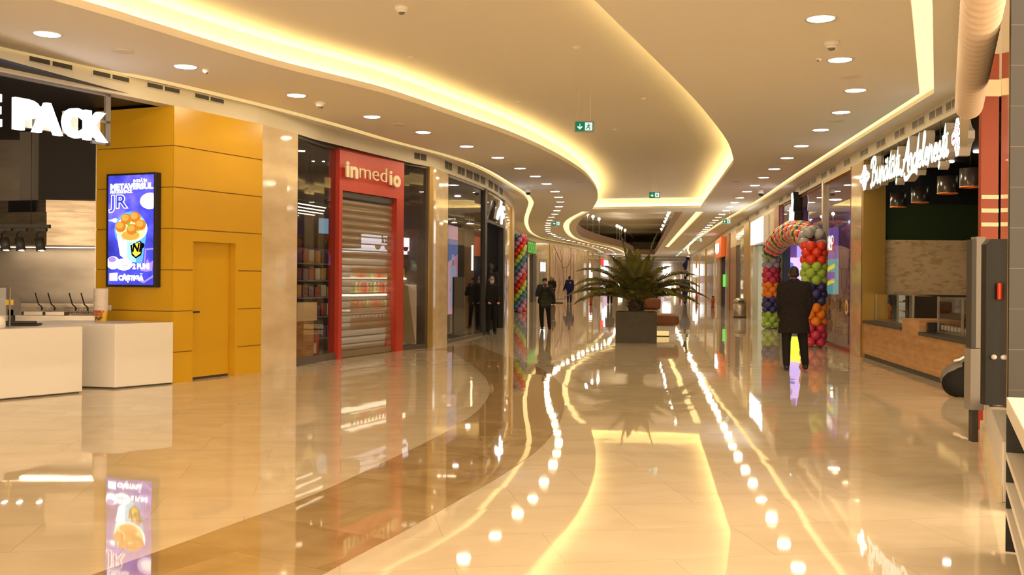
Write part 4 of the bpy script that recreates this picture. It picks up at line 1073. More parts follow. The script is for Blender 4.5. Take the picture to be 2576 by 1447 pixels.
for (u0, z0, u1, z1, w) in ((.04, 4.0, .34, 2.9, .10), (.30, 3.9, .42, 2.4, .06), (.42, 2.5, .62, 2.5, .05), (.62, 2.5, .92, 3.95, .08), (.08, .4, .10, 3.6, .07), (.30, 1.0, .31, 2.9, .05), (.45, 1.0, .46, 2.5, .06), (.6, 1.2, .6, 2.6, .05), (.75, 1.4, .76, 3.2, .06), (.9, .9, .9, 3.6, .08), (.5, .6, .7, 1.6, .05), (.2, .5, .4, 1.5, .05)):
    a_, b2 = WL.at(d0 + (d1 - d0) * u0), WL.at(d0 + (d1 - d0) * u1)
    MB().tube([(a_.x + .02, a_.y - .03, z0), (b2.x + .02, b2.y - .03, z1)], w * .4, 5).build('ink_stroke', ink, t)
wallrun('wall_left_far', d1, WL.d[-1] - .1, M['marble'])
for i, (px, k, z0, z1, w) in enumerate([(1478, 'gold', 0, 4.1, 1.6), (1490, 'gold', 0, 4.1, 1.2), (1508, 'gold', 0, 4.1, 1), (1552, 'gold', 0, 4.1, 1.2)]):
    wallrun('trim_%d' % (18 + i), dF(px), dF(px + w), M[k], z0, z1, .08)
M['pinkl'] = emis('pink poster light', (.80, .55, .62), .75)
for i, (px0, px1, z0, z1, m_, lab) in enumerate([(1509, 1516, 3.1, 3.8, emis('red sign', (.9, .06, .04), 1.1), 'small red glowing sign far behind the palm at left'), (1517, 1527, 1.9, 3.7, M['signw'], 'white glowing shop sign far behind the palm at left'), (1518, 1529, .1, 1.6, M['pinkl'], 'pink lit poster far behind the palm at left'), (1556, 1564, .4, 1.5, M['neon'], 'bright shop entrance far behind the palm at left'), (1484, 1487, 1.7, 2.2, M['signw'], 'tiny white light box on the far left wall')]):
    a_, b2 = WL.at(dF(px0)), WL.at(dF(px1)); dv = b2 - a_
    o = MB().box(0, dv.length, -.12, -.02, z0, z1).build('light_box', m_, loc=(a_.x, a_.y, 0), rz=atan2(dv.y, dv.x)); tag(o, lab, 'light box')
def extinguisher(x, y, lab):
    X, Y = FL(x, y)
    t = thing('fire_extinguisher', lab, 'fire extinguisher', (X, Y, .0), 0, 'red extinguishers along the walls')
    MB().lathe([(0, .02), (.085, .02), (.085, .46), (.05, .55), (.03, .58), (0, .58)], 14).build('cylinder', M['dred'], t); MB().box(-.05, .08, -.03, .03, .58, .66).tube([(.05, 0, .62), (.11, 0, .5), (.10, 0, .25)], .015, 5).build('valve', M['black'], t)
    MB().box(-.1, .1, -.05, .05, 0, .03).build('stand', M['black'], t)
extinguisher(1487, 764, 'red fire extinguisher by the far left wall beside the palm')
o = MB().box(0, .55, 0, .06, 0, .06).build('floor_bar', M['black'], loc=(*FL(1396, 761.5), 0)); tag(o, 'dark low bar on the floor before the mural', 'bar')
# ================================================================== RIGHT SIDE
def rrun(name, px_far, px_near, m, z0=0, z1=HF, o0=0, o1=.18, ymin=0):   # path runs away from us; + is to the right, behind the wall face
    mb = MB(); solid_ribbon(mb, WR.sub(WR.px(px_near, ymin), WR.px(px_far, ymin)), -o0, o1, z0, z1)
    return struct(mb.build(name, m))
def rpane(name, px_far, px_near, z0=0, z1=HF, m=None):
    mb = MB(); solid_ribbon(mb, WR.sub(WR.px(px_near), WR.px(px_far)), .05, .062, z0, z1)
    return struct(mb.build(name, m or M['glass']))
def rframe(px_far, px_near, off=0):
    a, b = WR.at(WR.px(px_far)), WR.at(WR.px(px_near)); d = (b - a).normalized(); nn = Vector((-d.y, d.x))
    p = a - nn * off
    return (p.x, p.y, 0), atan2(d.y, d.x), (b - a).length

# ---- the butcher's counter with the script sign
P0, P1 = Vector((6.53, 14.2)), Vector((7.34, 20.9)); dW = (P0 - P1).normalized(); nW = Vector((-dW.y, dW.x))  # dW: far -> near, nW: into the stall
rzw = atan2(dW.y, dW.x); LW = (P0 - P1).length
def st(s, o=0, z=0): q = P1 + dW * s + nW * o; return (q.x, q.y, z)
def s_of(px, py=700):                           # column -> distance along the stall front from its far end
    r = (px - 1288 - ROLL * (py - 700)) / FOC
    return (r * P1.y - P1.x) / (dW.x - r * dW.y)
rrun('wall_right_pilaster', 2140, 2168.5, M['marble'])
struct(MB().box(-.02, .16, .0, .45, 0, HF).build('trim_30', M['gold'], loc=(*st(0, 0)[:2], 0), rz=rzw))
xr = 11.4
struct(MB().box(7.6, xr, 21.0, 21.1, 2.47, 3.22).build('wall_stall_green', M['dgreen']))
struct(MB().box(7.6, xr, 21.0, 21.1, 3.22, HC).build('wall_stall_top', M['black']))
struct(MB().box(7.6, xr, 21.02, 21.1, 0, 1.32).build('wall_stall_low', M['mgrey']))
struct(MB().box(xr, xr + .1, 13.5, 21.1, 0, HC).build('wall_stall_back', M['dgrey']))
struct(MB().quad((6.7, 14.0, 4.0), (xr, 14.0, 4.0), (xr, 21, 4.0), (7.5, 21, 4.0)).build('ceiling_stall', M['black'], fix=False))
struct(MB().box(6.9, xr, 13.6, 13.7, 0, HC).build('wall_stall_near', M['dgrey']))
o = MB().box(7.62, xr - .02, 20.93, 20.98, 1.315, 2.465).build('travertine_board', M['trav']); tag(o, 'wide pitted travertine panel above the glass display of the wooden stall', 'wall panel')
# display window under the board, with a mirror-like back
M['mir2'] = mat('smoky mirror', (.45, .38, .30), .08, metal=.8)
o = MB().box(7.5, xr - .05, 20.86, 20.9, .80, 1.31).build('back_mirror', M['mir2']); tag(o, 'low mirrored back of the stall display below the travertine panel', 'mirror')
# wood-fronted counter in three pieces
sA, sB, sC = s_of(2312, 900), s_of(2268, 880), s_of(2448, 950)
def cnt(name, lab, s0, s1, h, topm, toplab=None):
    t = thing(name, lab, 'counter', st(s0, .02), rzw); L_ = s1 - s0
    MB().box(0, L_, 0, .7, .09, h).build('front_panel', M['plank'], t)
    MB().box(0, L_, .03, .68, 0, .09).build('plinth', M['dgrey'], t)
    if topm: MB().box(-.0, L_, -.02, .8, h, h + .055).build('worktop', topm, t)
    return t
cnt('stall_counter', 'far wood-plank counter of the stall, beside the brass jamb', .14, sB - .004, .72, M['dgrey'])
cnt('stall_till_block', 'taller wood-plank block between the two stall counters', sB, sA - .004, .94, None)
tl = cnt('stall_counter', 'near wood-plank counter of the stall behind the dark bag', sA, sC, .69, M['dgrey'])
o = MB().box(0, .10, 0, .16, 0, .16).build('till', M['black'], loc=st(sA + .06, .12, .75), rz=rzw); tag(o, 'small black till at the step of the stall counters', 'till')
MB().box(.01, .09, -.004, 0, .03, .13).build('screen', M['dgrey'], o)
t = thing('display_case', 'glass display case with wooden edge on the near stall counter', 'display case', st(sA + .2, .25, .75), rzw)
Ld = sC - sA - .25
MB().box(0, Ld, 0, .01, 0, .58).build('front_glass', M['clear'], t)
MB().box(0, Ld, -.01, .4, .0, .03).build('tray_base', M['steel'], t)
MB().box(0, Ld, .06, .09, .03, .14).build('ticket_rail', mat('rail brown', (.12, .06, .04), .5), t)
for i in range(14): MB().box(.05 + i * Ld / 14.2, .05 + i * Ld / 14.2 + .1, .045, .058, .05, .13).build('ticket', M['paper'], t)
for u in (.0, .5, .98): MB().box(Ld * u, Ld * u + .03, -.005, .03, 0, .6).build('post', M['steel'], t)
MB().box(0, Ld, .0, .35, .575, .59).build('top_glass', M['clear'], t)
t = thing('display_case', 'glass display case on the far stall counter beside the brass jamb', 'display case', st(.2, .25, .78), rzw)
Ld = sB - .3
MB().box(0, Ld, 0, .01, 0, .55).build('front_glass', M['clear'], t)
for u in (.0, .97): MB().box(Ld * u, Ld * u + .03, -.005, .03, 0, .56).build('post', M['steel'], t)
MB().box(0, Ld, -.01, .4, .0, .02).build('tray_base', M['steel'], t); MB().box(0, Ld, .0, .35, .545, .56).build('top_glass', M['clear'], t)
for i in range(5):
    o = MB().box(0, .5, 0, .25, 0, .06).build('meat_tray', [M['boxr'], M['whitep'], M['leather']][i % 3], loc=st(sA + .35 + i * .53, .48, .79), rz=rzw); tag(o, f'tray in the near glass case of the stall, {nth(i + 1)} from the till', 'tray', 'trays in the glass case')
# script sign: letters traced as pen strokes
GL = {  # strokes on a unit x-height, advance
 'B': ([[(.35, 2.05), (.25, 1.0), (.05, .0), (-.12, -.12), (-.2, .12)], [(-.12, 1.35), (-.05, 1.85), (.35, 2.1), (.75, 2.05), (.85, 1.7), (.6, 1.25), (.3, 1.12), (.75, .98), (.85, .5), (.55, .02), (.15, .0)]], 1.0),
 'u': ([[(-.05, .15), (.12, .95), (.08, .25), (.22, .0), (.45, .3), (.58, .95), (.52, .2), (.66, .0), (.85, .25)]], .78),
 'n': ([[(-.08, .3), (.12, .95), (.02, .0), (.18, .6), (.38, .98), (.5, .8), (.44, .2), (.56, .0), (.75, .25)]], .70),
 'a': ([[(.55, .8), (.35, .98), (.1, .7), (.05, .2), (.22, .0), (.45, .35), (.58, .95), (.5, .2), (.62, .0), (.8, .25)]], .74),
 't': ([[(-.05, .3), (.3, 1.1), (.42, 1.75), (.22, .6), (.2, .1), (.34, .0), (.5, .25)], [(.08, 1.18), (.58, 1.26)]], .46),
 'i': ([[(-.05, .3), (.16, .98), (.1, .2), (.2, .0), (.4, .25)], [(.26, 1.3), (.29, 1.42)]], .38),
 'A': ([[(-.4, .3), (-.45, .0), (-.2, -.05), (.25, .9), (.75, 2.1), (.7, .8), (.68, .05), (.85, .1)], [(-.05, .75), (.4, .9), (.85, .85)]], .95),
 'r': ([[(-.08, .3), (.1, 1.02), (.32, .9), (.26, .25), (.36, .0), (.55, .25)]], .50),
 'd': ([[(.5, .8), (.32, .95), (.08, .65), (.05, .2), (.22, .0), (.45, .4), (.82, 2.0), (.55, .3), (.62, .0), (.8, .25)]], .74),
 'e': ([[(-.02, .3), (.35, .6), (.42, .88), (.24, .98), (.06, .6), (.1, .1), (.3, .0), (.55, .3)]], .50),
 'l': ([[(-.05, .3), (.4, 1.4), (.5, 2.0), (.34, 2.05), (.18, 1.0), (.14, .15), (.26, .0), (.45, .25)]], .42),
 's': ([[(-.05, .25), (.3, .98), (.3, .6), (.42, .25), (.25, .0), (.05, .08)], [(.42, .1), (.6, .25)]], .52),
}
def pen(strokes, w):
    mb_f, mb_b = MB(), MB()
    for s_ in strokes:
        P = [Vector(q) for q in smooth_path(s_, 4)] if len(s_) > 2 else [Vector(q) for q in s_]
        nn = normals2([tuple(q) for q in P])
        for mb, y0, y1, k in ((mb_f, -.045, -.04, 1.0), (mb_b, -.04, .10, 1.02)):
            A1 = [(p.x + n_.x * w * k, p.y + n_.y * w * k) for p, n_ in zip(P, nn)]; B1 = [(p.x - n_.x * w * k, p.y - n_.y * w * k) for p, n_ in zip(P, nn)]
            for i in range(len(P) - 1):
                mb.slab([A1[i], A1[i + 1], B1[i + 1], B1[i]], y0, y1)
    return mb_f, mb_b
s0, s1 = s_of(2199, 430), s_of(2398, 360)
total = sum(GL[c][1] for c in 'Bunatati') + sum(GL[c][1] for c in 'Ardelenesti') + .55
kx = (s1 - s0) / (total + .2); kz = .235
t = thing('illuminated_sign', 'glowing script lettering hung across the dark wooden food stall', 'shop sign', st(s0, -.06, 3.50), rzw)
x = .25
for wi, wrd in enumerate(('Bunătăți', 'Ardelenești')):
    for c in wrd:
        b_c = {'ă': 'a', 'ț': 't', 'ș': 's'}.get(c, c); ss, adv = GL[b_c]
        strokes = [[((px_ + x) * kx, pz * kz) for px_, pz in s_] for s_ in ss]
        if c == 'ă': strokes.append([((x + .2) * kx, 1.55 * kz), ((x + .32) * kx, 1.38 * kz), ((x + .52) * kx, 1.42 * kz), ((x + .62) * kx, 1.6 * kz)])
        if c in 'țș': strokes.append([((x + .25) * kx, -.22 * kz), ((x + .22) * kx, -.45 * kz), ((x + .1) * kx, -.62 * kz)])
        if c == 'A': strokes.append([((x + .1) * kx, -.1 * kz), ((x + .2) * kx, -.5 * kz), ((x + .55) * kx, -.55 * kz), ((x + 1.3) * kx, -.18 * kz), ((x + 1.8) * kx, -.22 * kz), ((x + 2.1) * kx, -.42 * kz)])
        f_, b2 = pen(strokes, .038 if c not in 'BA' else .046)
        lf = f_.build('letter', M['signg'], t); b2.build('return', M['signs'], lf)
        x += adv
    x += .55
rd = MB()
for u in (.1, .35, .6, .85): rd.tube([((s1 - s0) * u, .06, .25), ((s1 - s0) * u, .06, .62)], .008, 5)
rd.tube([(0, .07, .22), (s1 - s0, .07, .22)], .012, 5); rd.build('sign_rail', M['dgrey'], t)
# embroidered star ornaments either side
M['embr'] = mat('red stitch', (.35, .03, .04), .6)
def ornament(sm, z0, H, Wd, lab, off=-.06):
    t = thing('folk_ornament', lab, 'sign ornament', st(sm, off, z0 + H / 2), rzw, 'glowing folk ornaments')
    R8 = []
    for k in range(16):
        a_ = 2 * pi * k / 16 + pi / 16; r_ = 1.0 if k % 4 in (0, 3) else .72
        R8.append((cos(a_) * Wd / 2 * r_ * 1.0, sin(a_) * H / 2 * r_))
    MB().slab(R8, -.045, -.04).build('face', M['signw'], t); MB().slab([(a_ * 1.01, b_ * 1.01) for a_, b_ in R8], -.04, .12).build('return', M['signs'], t)
    q = MB()
    for k in range(8):
        a_ = 2 * pi * k / 8
        for r_ in (.35, .5, .65): q.tube([(cos(a_ - .12) * Wd / 2 * r_, -.047, sin(a_ - .12) * H / 2 * r_), (cos(a_ + .12) * Wd / 2 * (r_ + .08), -.047, sin(a_ + .12) * H / 2 * (r_ + .08))], .007, 4)
    q.build('stitching', M['embr'], t)
    MB().tube([(0, .1, H / 2 - .05), (0, .1, H / 2 + .45)], .008, 5).build('hanger', M['dgrey'], t)
w_ = s_of(2197, 440) - s_of(2171, 440)
ornament(s_of(2184, 440), 3.44, .52, w_ * .95, 'glowing folk star ornament left of the script lettering')
ornament(s_of(2421, 330), 3.42, .56, .52, 'glowing folk star ornament right of the script lettering')
ornament(s_of(2447, 330), 3.46, .52, .35, 'narrow glowing folk ornament beside the red panel at right', .5)
for i in range(4):
    q = st(.9 + 1.6 * i, 1.5, 3.97)
    o = MB().lathe([(0, 0), (.07, 0), (.08, .02)], 16).build('stall_downlight', M['lampw'], loc=q, fix=False); tag(o, f'small recessed spot in the dark stall ceiling, {nth(i + 1)} from the far end', 'ceiling light', 'stall ceiling spots')
# pendant lamps
M['copper'] = mat('copper lining', (.75, .22, .06), .35, metal=.6); M['smoke'] = mat('smoked shade', (.035, .028, .024), .25)
for i, (px, zb, Y, r_) in enumerate([(2256, 507, 19.2, .145), (2311, 495, 17.9, .15), (2380, 471, 16.0, .155), (2437, 454, 14.8, .15)]):
    X, z = XZ(px, zb, Y)
    lab = f'dark cylinder pendant lamp with copper rim in the stall, {nth(i + 1)} from the left'
    t = thing('pendant_lamp', lab, 'pendant lamp', (X, Y, z), 0, 'pendant lamps in the stall')
    MB().lathe([(r_, 0), (r_, .28), (.03, .285)], 28, caps=False).build('shade', M['smoke'], t)
    MB().lathe([(r_ - .006, .0), (r_ - .006, .25), (0, .25)], 28, caps=False).build('lining', M['copper'], t, fix=False)
    MB().lathe([(r_ + .002, -.004), (r_ + .002, .012), (r_ - .008, .012), (r_ - .008, -.004), (r_ + .002, -.004)], 28, caps=False).build('rim', M['copper'], t)
    MB().tube([(0, 0, .28), (0, 0, 4.0 - z)], .008, 6).build('cord', M['black'], t)
    MB().ball((0, 0, .14), .035, 10, 6).build('bulb', emis('ember bulb', (1, .35, .1), 2.0), t)
# dark bag with pale lining slumped by the near counter
t = thing('black_bag', 'slumped black bag with pale lining on the floor before the near stall counter', 'bag', (*XZ(2428, 900, 13.75)[:1], 13.75, 0), 0)
mb = MB(); mb.ball((.0, 0, .22), (.27, .2, .22), 20, 12); mb.ball((.14, .02, .34), (.2, .17, .24), 16, 10); mb.ball((-.1, 0, .2), (.2, .18, .2), 16, 10)
b_ = mb.build('sack', M['cloth'], t); rm = b_.modifiers.new('r', 'REMESH'); rm.mode = 'VOXEL'; rm.voxel_size = .025; rm.use_smooth_shade = True
mb = MB(); mb.ball((-.045, .05, .25), (.25, .17, .225), 18, 10); mb.ball((.06, .08, .46), (.14, .1, .12), 16, 8); l_ = mb.build('lining', M['mgrey'], t)
MB().tube([(-.14, .0, .5), (-.06, 0, .52), (.0, .02, .55), (.12, .02, .56)], .018, 6).build('tie', M['paper'], t)

# ---- toy shop: glass, doorway, balloons
rpane('window_6', 2071, 2139); rrun('trim_31', 2071, 2139, M['orange'], 0, .06, .01, .12); rrun('trim_32', 2071, 2139, M['gold'], HF - .06, HF, .01, .12)
rrun('trim_33', 2067.5, 2071, M['steel'], 0, HF, .02, .1)
M['brownp'] = mat('brown shop trim', (.30, .13, .045), .45)
rrun('trim_34', 1949, 1961, M['brownp'], 0, HF, .04, .3)
rpane('window_7', 1961, 2067.5, 3.12, HF); rrun('trim_35', 1961, 2067.5, M['brownp'], 3.06, 3.14, .02, .14)
rrun('trim_36', 1961, 1972, mat('blue jamb', (.05, .075, .14), .5), 0, 3.06, .0, .2)
rrun('wall_right_pilaster', 1936, 1949, M['marble'])
M['vio'] = mat('violet shop wall', (.42, .22, .42), .6); M['peach'] = mat('peach shop ceiling', (.75, .42, .25), .7)
A_, dr, nn = room(WR, WR.px(2139) + .05, WR.px(1961) - .05, 6.0, 4.05, M['vio'], M['peach'])
rzt = atan2(-dr.y, -dr.x)
def toy(px, off, z=0):
    r = (px - 1288) / FOC; a, b = A_ + nn * off, A_ + nn * off + dr * 16
    s = (r * a.y - a.x) / ((b.x - a.x) - r * (b.y - a.y)); q = a.lerp(b, s); return (q.x, q.y, z)
def tbox(name, px0, px1, off, z0, z1, m, lab, cat, dep=.08, fr=None):
    a, b = Vector(toy(px0, off)), Vector(toy(px1, off)); Ln = (b - a).length
    t = thing(name, lab, cat, (a.x, a.y, 0), rzt)
    p_ = MB().box(0, Ln, -.02, dep, z0, z1).build(fr or 'panel', m, t)
    return t, Ln, p_
def sc_emis(k, c, s=.9): M[k] = emis(k, c, s); return M[k]
rzn2 = atan2(nn.y, nn.x); qf = WR.at(WR.px(1961)) - dr * .32
sc_emis('sc_violet', (.42, .32, .95), 1.1); sc_emis('sc_red', (.75, .07, .12), .8); sc_emis('sc_night', (.03, .04, .14), .8); sc_emis('sc_lilac', (.72, .50, 1.0), 1.1); sc_emis('sc_blue', (.18, .18, .75), .9); sc_emis('sc_yel', (1, .88, .05), 1.3)
def onside(px):                                 # distance along the far side wall of the toy shop
    r = (px - 1288) / FOC; return (r * qf.y - qf.x) / (nn.x - r * nn.y)
u0, u1 = onside(2005), onside(2068)
t = thing('video_wall', 'big violet screen with red banner inside the toy shop', 'screen', (qf.x, qf.y, 0), rzn2)
MB().box(u0, u1, 0, .08, 2.05, 3.5).build('display', M['sc_violet'], t); MB().box(u0 + .25, u1, -.03, 0, 2.45, 2.95).build('red_banner', M['sc_red'], t); MB().box(u0, u1, -.03, 0, 3.2, 3.5).build('top_band', M['sc_night'], t)
text('banner_text', 'CU', E_['white'], t, u1 - .42, -.035, 2.74, .24, .01, .01); text('banner_text', 'joc', E_['white'], t, u1 - .42, -.035, 2.52, .22, .008, .01)
MB().box(u0, u1, .0, .08, 0, 2.05).build('wall_panel', M['vio'], t)
u0, u1 = onside(1982), onside(2022)
t = thing('video_wall', 'lilac and yellow lit panel behind the head of the man in the coat', 'screen', (qf.x - dr.x * .25, qf.y - dr.y * .25, 0), rzn2)
MB().box(u0, u1, 0, .08, 1.1, 2.35).build('display', M['sc_lilac'], t); MB().box(u0, u1, 0, .08, .25, 1.1).build('yellow_shape', M['sc_yel'], t)
MB().slab([(u0 + .05 + .09 * cos(k * pi / 4), 2.1 + .09 * sin(k * pi / 4)) for k in range(8)], -.03, 0).build('blue_shape', M['sc_blue'], t); MB().slab([(u0 + .1 + .12 * cos(k * pi / 4), 1.75 + .1 * sin(k * pi / 4)) for k in range(8)], -.03, 0).build('blue_shape', M['sc_blue'], t)
MB().box(u0, u1, .0, .08, 0, .25).build('foot', M['vio'], t)
t, Ln, p_ = tbox('poster_screen', 2084, 2102, 1.3, 1.45, 3.25, sc_emis('sc_pur', (.38, .20, .78), .75), 'tall purple poster screen inside the toy shop window', 'screen', fr='display')
MB().box(0, Ln, -.05, -.02, 2.5, 2.9).build('red_banner', M['sc_red'], t); text('banner_text', 'VINO', E_['white'], t, Ln * .1, -.06, 2.72, Ln * .34, .005, .01); text('banner_text', 'AICI', E_['white'], t, Ln * .1, -.06, 2.55, Ln * .34, .005, .01)
MB().box(0, Ln, 0, .08, 0, 1.45).build('foot', M['vio'], t)
t, Ln, p_ = tbox('poster_screen', 2083, 2102, .7, 1.22, 2.2, sc_emis('sc_teal', (.22, .66, .68), .85), 'teal and yellow striped screen low in the toy shop window', 'screen', fr='display')
for z in (1.45, 1.85):
    MB().add([(0, -.03, z), (Ln, -.03, z + .1), (Ln, -.03, z + .22), (0, -.03, z + .12)], [(0, 1, 2, 3)]).build('yellow_stripe', M['sc_yel'], t, fix=False)
MB().box(0, Ln, -.03, -.02, 1.58, 1.84).build('purple_stripe', M['sc_pur'], t); MB().box(0, Ln, 0, .08, 0, 1.22).build('foot', M['vio'], t)
t, Ln, p_ = tbox('toy_shelf', 2108, 2141, 2.6, 0, 2.9, mat('shelf white', (.75, .66, .58), .5), 'pale toy shelving at the back of the toy shop window', 'shelf', fr='back_panel')
for z in (.6, 1.1, 1.6, 2.1, 2.6): MB().box(0, Ln, -.35, -.02, z, z + .04).build('shelf_board', M['whitep'], t)
Ltoy = Ln
toyc = [mat('toy %s' % k, lin(c), .5) for k, c in (('pink', (225, 150, 150)), ('orange', (220, 130, 70)), ('yellow', (225, 190, 90)), ('violet', (150, 100, 170)), ('red', (200, 60, 60)))]
ti = 0
for z in (.645, 1.145, 1.645, 2.145):
    for k in range(6):
        q = Vector(toy(2108, 2.6)) - Vector((*nn, 0)) * .18 - Vector((*dr, 0)) * (.22 + k * (Ltoy - .44) / 5); q.z = z + .002; o = MB().box(-.1, .1, -.1, .1, 0, .25 + .1 * random.random()).build('toy_box', toyc[(ti * 3) % 5], loc=q, rz=rzt, bevel=.01); ti += 1
        tag(o, f'toy box, {nth(k + 1)} from left on {nth(4 - int((z - .6) / .5 + .2))} pale toy shelf from top', 'toy box', 'toy boxes on the pale shelf')
o = MB().box(0, 2.0, 0, .5, 0, .1).build('ceiling_light', sc_emis('cool', (.65, .80, 1.0), 1.6), loc=toy(2112, 2.2, 3.5), rz=rzt); tag(o, 'cool white light panel over the toy shelving', 'light panel'); MB().box(.9, 1.1, .2, .3, .1, .55).build('bracket', M['grey'], o)
M['fillt'] = emis('toy shop fill', (1, .90, .78), 34)  # for unseen fill lights added to lift the toy shop interior
for i in range(6):
    q = toy([2000, 2050, 2100, 1985, 2035, 2085][i], 1.2 if i < 3 else 3.4, 4.03)
    o = MB().lathe([(0, 0), (.16, 0), (.17, .02)], 18).build('shop_fill_light', M['fillt'], loc=q, fix=False); tag(o, f'added round white fill light inside the toy shop, {nth(i + 1)} of six', 'ceiling light', 'added fill lights of the toy shop')
# window display of plush toys on violet boxes
t = thing('display_plinth', 'violet plinth with printed boxes low in the toy shop window', 'plinth', toy(2086, .22), rzt)
Lp = (Vector(toy(2139, .22)) - Vector(toy(2086, .22))).length
MB().box(0, Lp, 0, .5, 0, .28).build('base', mat('violet plinth', (.30, .17, .30), .5), t)
MB().box(0, Lp, .42, .5, .28, 1.25).build('back_panel', mat('violet back', (.26, .10, .20), .5), t)
plush = [('rose', (214, 150, 130)), ('mauve', (170, 105, 135)), ('apricot', (220, 160, 95)), ('cream', (232, 205, 165)), ('plum', (140, 85, 120))]
pm = {k: mat('plush ' + k, lin(c), .9) for k, c in plush}
def toy_pos(px, z, off): q = toy(px, off, z); return q
spec = [(2092, .285, 'plum'), (2100, .285, 'apricot'), (2110, .285, 'mauve'), (2121, .285, 'rose'), (2132, .285, 'plum')]
pi_ = 0
for row, z in enumerate((.292, .58, .868)):
    for k, px in enumerate((2091, 2101, 2111, 2121, 2132)):
        key = plush[(pi_ * 2 + row) % 5][0]; q = toy(px + row, .34 + .02 * row, z)
        t = thing('plush_toy', f'{key} plush toy in the shop window, {nth(k + 1)} from the left, {("bottom", "middle", "top")[row]} row', 'plush toy', q, rzt, 'plush toys in the window')
        MB().ball((0, 0, .10), (.11, .09, .10), 14, 8).build('body', pm[key], t); hdp = MB().ball((0, -.03, .21), (.08, .075, .065), 12, 8).build('head', pm[key], t)
        MB().ball((-.06, -.02, .262), .027, 8, 6).ball((.06, -.02, .262), .027, 8, 6).build('ear', pm['cream'], t); MB().ball((0, -.1, .2), (.03, .02, .022), 8, 6).build('muzzle', pm['cream'], hdp)
        MB().ball((-.09, -.06, .03), .035, 8, 6).ball((.09, -.06, .03), .035, 8, 6).build('feet', pm[key], t)
        pi_ += 1
def sticker(px, z, R_, lab):                    # ring sticker on the glass
    q = Vector(toy(px, 0)) - Vector((nn.x, nn.y, 0)) * .012
    o = MB().lathe([(R_ * .55, 0), (R_, 0)], 20, caps=False).build('ring_sticker', pm['cream'], fix=False); o.rotation_euler = (pi / 2, 0, rzt); o.location = (q.x, q.y, z); tag(o, lab, 'sticker', 'ring stickers on the toy shop glass')
    k_ = MB().lathe([(0, .002), (R_ * .54, .002)], 16).build('centre', pm['apricot'], o, fix=False)
sticker(2102, 1.02, .17, 'cream ring sticker on the left half of the toy shop glass'); sticker(2131, 1.0, .17, 'cream ring sticker on the right half of the toy shop glass')
# blade sign over the doorway
lq, rq, Lq2 = rframe(1998, 2015, .12)
t = thing('illuminated_sign', 'white lit figure sign with a dark casing over the toy shop doorway', 'shop sign', (lq[0], lq[1], 3.22), rq)
MB().slab([(x_ * 1.35, z_ * .98) for x_, z_ in [(.0, 0), (.62, .05), (.68, .38), (.50, .45), (.58, .75), (.45, 1.0), (.33, .98), (.34, .62), (.2, .4), (.18, .6), (.05, .55), (.02, .3)]], -.05, -.03).build('face', M['signw'], t)
MB().slab([(x_ * 1.35 + .02, z_ * 1.0) for x_, z_ in [(.0, 0), (.66, .05), (.72, .38), (.55, .45), (.62, .75), (.5, 1.0), (.33, 1.0), (.30, .62), (.15, .4), (.05, .4)]], -.03, .22).build('casing', M['black'], t)
# balloon arch
M['bal'] = {}
for k, c in (('pink', (200, 60, 95)), ('orange', (240, 140, 40)), ('navy', (60, 60, 125)), ('green', (165, 200, 85)), ('red', (232, 68, 45)), ('grey', (178, 182, 190)), ('lilac', (185, 130, 180)), ('blue', (70, 125, 170)), ('lime', (175, 205, 80)), ('scarlet', (215, 50, 45))):
    M['bal'][k] = mat('balloon ' + k, lin(c), .28, spec=.5)
BM = {k: MB().lathe([(0, -.128), (.02, -.125), (.075, -.09), (.11, -.035), (.122, .03), (.11, .08), (.075, .118), (.03, .134), (0, .137)], 14).mesh('balloon', m) for k, m in M['bal'].items()}
arch_list = []
c0, c1 = Vector(FL(2048, 863)), Vector(FL(1941, 817))
seq = ['pink', 'orange', 'navy', 'green', 'red']
def layer(cx_, cy_, cz, axis, key, ph, R_=.165, n_=5):
    ax = Vector(axis).normalized(); u = ax.cross(Vector((.3, .9, .1))).normalized(); v = ax.cross(u)
    return [((Vector((cx_, cy_, cz)) + (u * cos(2 * pi * k / n_ + ph) + v * sin(2 * pi * k / n_ + ph)) * R_), (u * cos(2 * pi * k / n_ + ph) + v * sin(2 * pi * k / n_ + ph)), key) for k in range(n_)]
hz = .163
for ci, c in enumerate((c0, c1)):
    for i in range(15):
        key = (seq if ci == 0 else ['green', 'navy', 'orange', 'pink', 'grey'])[i // 3]
        arch_list += layer(c.x, c.y, .14 + i * hz, (0, 0, 1), key, i * .63, .185 if ci == 0 else .175)
na = len(arch_list)
top = []
T = 46; band = ['grey', 'pink', 'orange', 'navy', 'green', 'red']
for i in range(T):
    f = (i + .5) / T; p = c0.lerp(c1, f); z = 2.52 + .40 * sin(pi * f) ** .7
    zx = .40 * pi * cos(pi * f) / (c1 - c0).length * .9
    d2 = (c1 - c0).normalized()
    top += layer(p.x, p.y, z, (d2.x, d2.y, zx), band[(i // 2) % 6] if f > .06 else 'grey', i * .6, .20)
arch = thing('balloon_arch', 'colourful balloon arch over the toy shop doorway beside the man in the coat', 'balloon arch', (c0.x, c0.y, 0))
allb = arch_list + top
order = sorted(range(len(allb)), key=lambda i: (allb[i][0].y, -abs(allb[i][0].z - 1.5)))
rest = MB()
for n_i, i in enumerate(order):
    p, out, key = allb[i]
    if n_i < 95:
        o = bpy.data.objects.new('balloon', BM[key]); COL.objects.link(o); o.parent = arch
        o.location = p - Vector((c0.x, c0.y, 0)); o.rotation_euler = out.to_track_quat('Z', 'Y').to_euler()
        o['label'] = key + ' balloon'
    else:
        R3 = out.to_track_quat('Z', 'Y').to_matrix(); me = BM[key]
        rest.add([tuple(R3 @ v.co + p - Vector((c0.x, c0.y, 0))) for v in me.vertices], [tuple(q.vertices) for q in me.polygons], list(M['bal']).index(key), True)
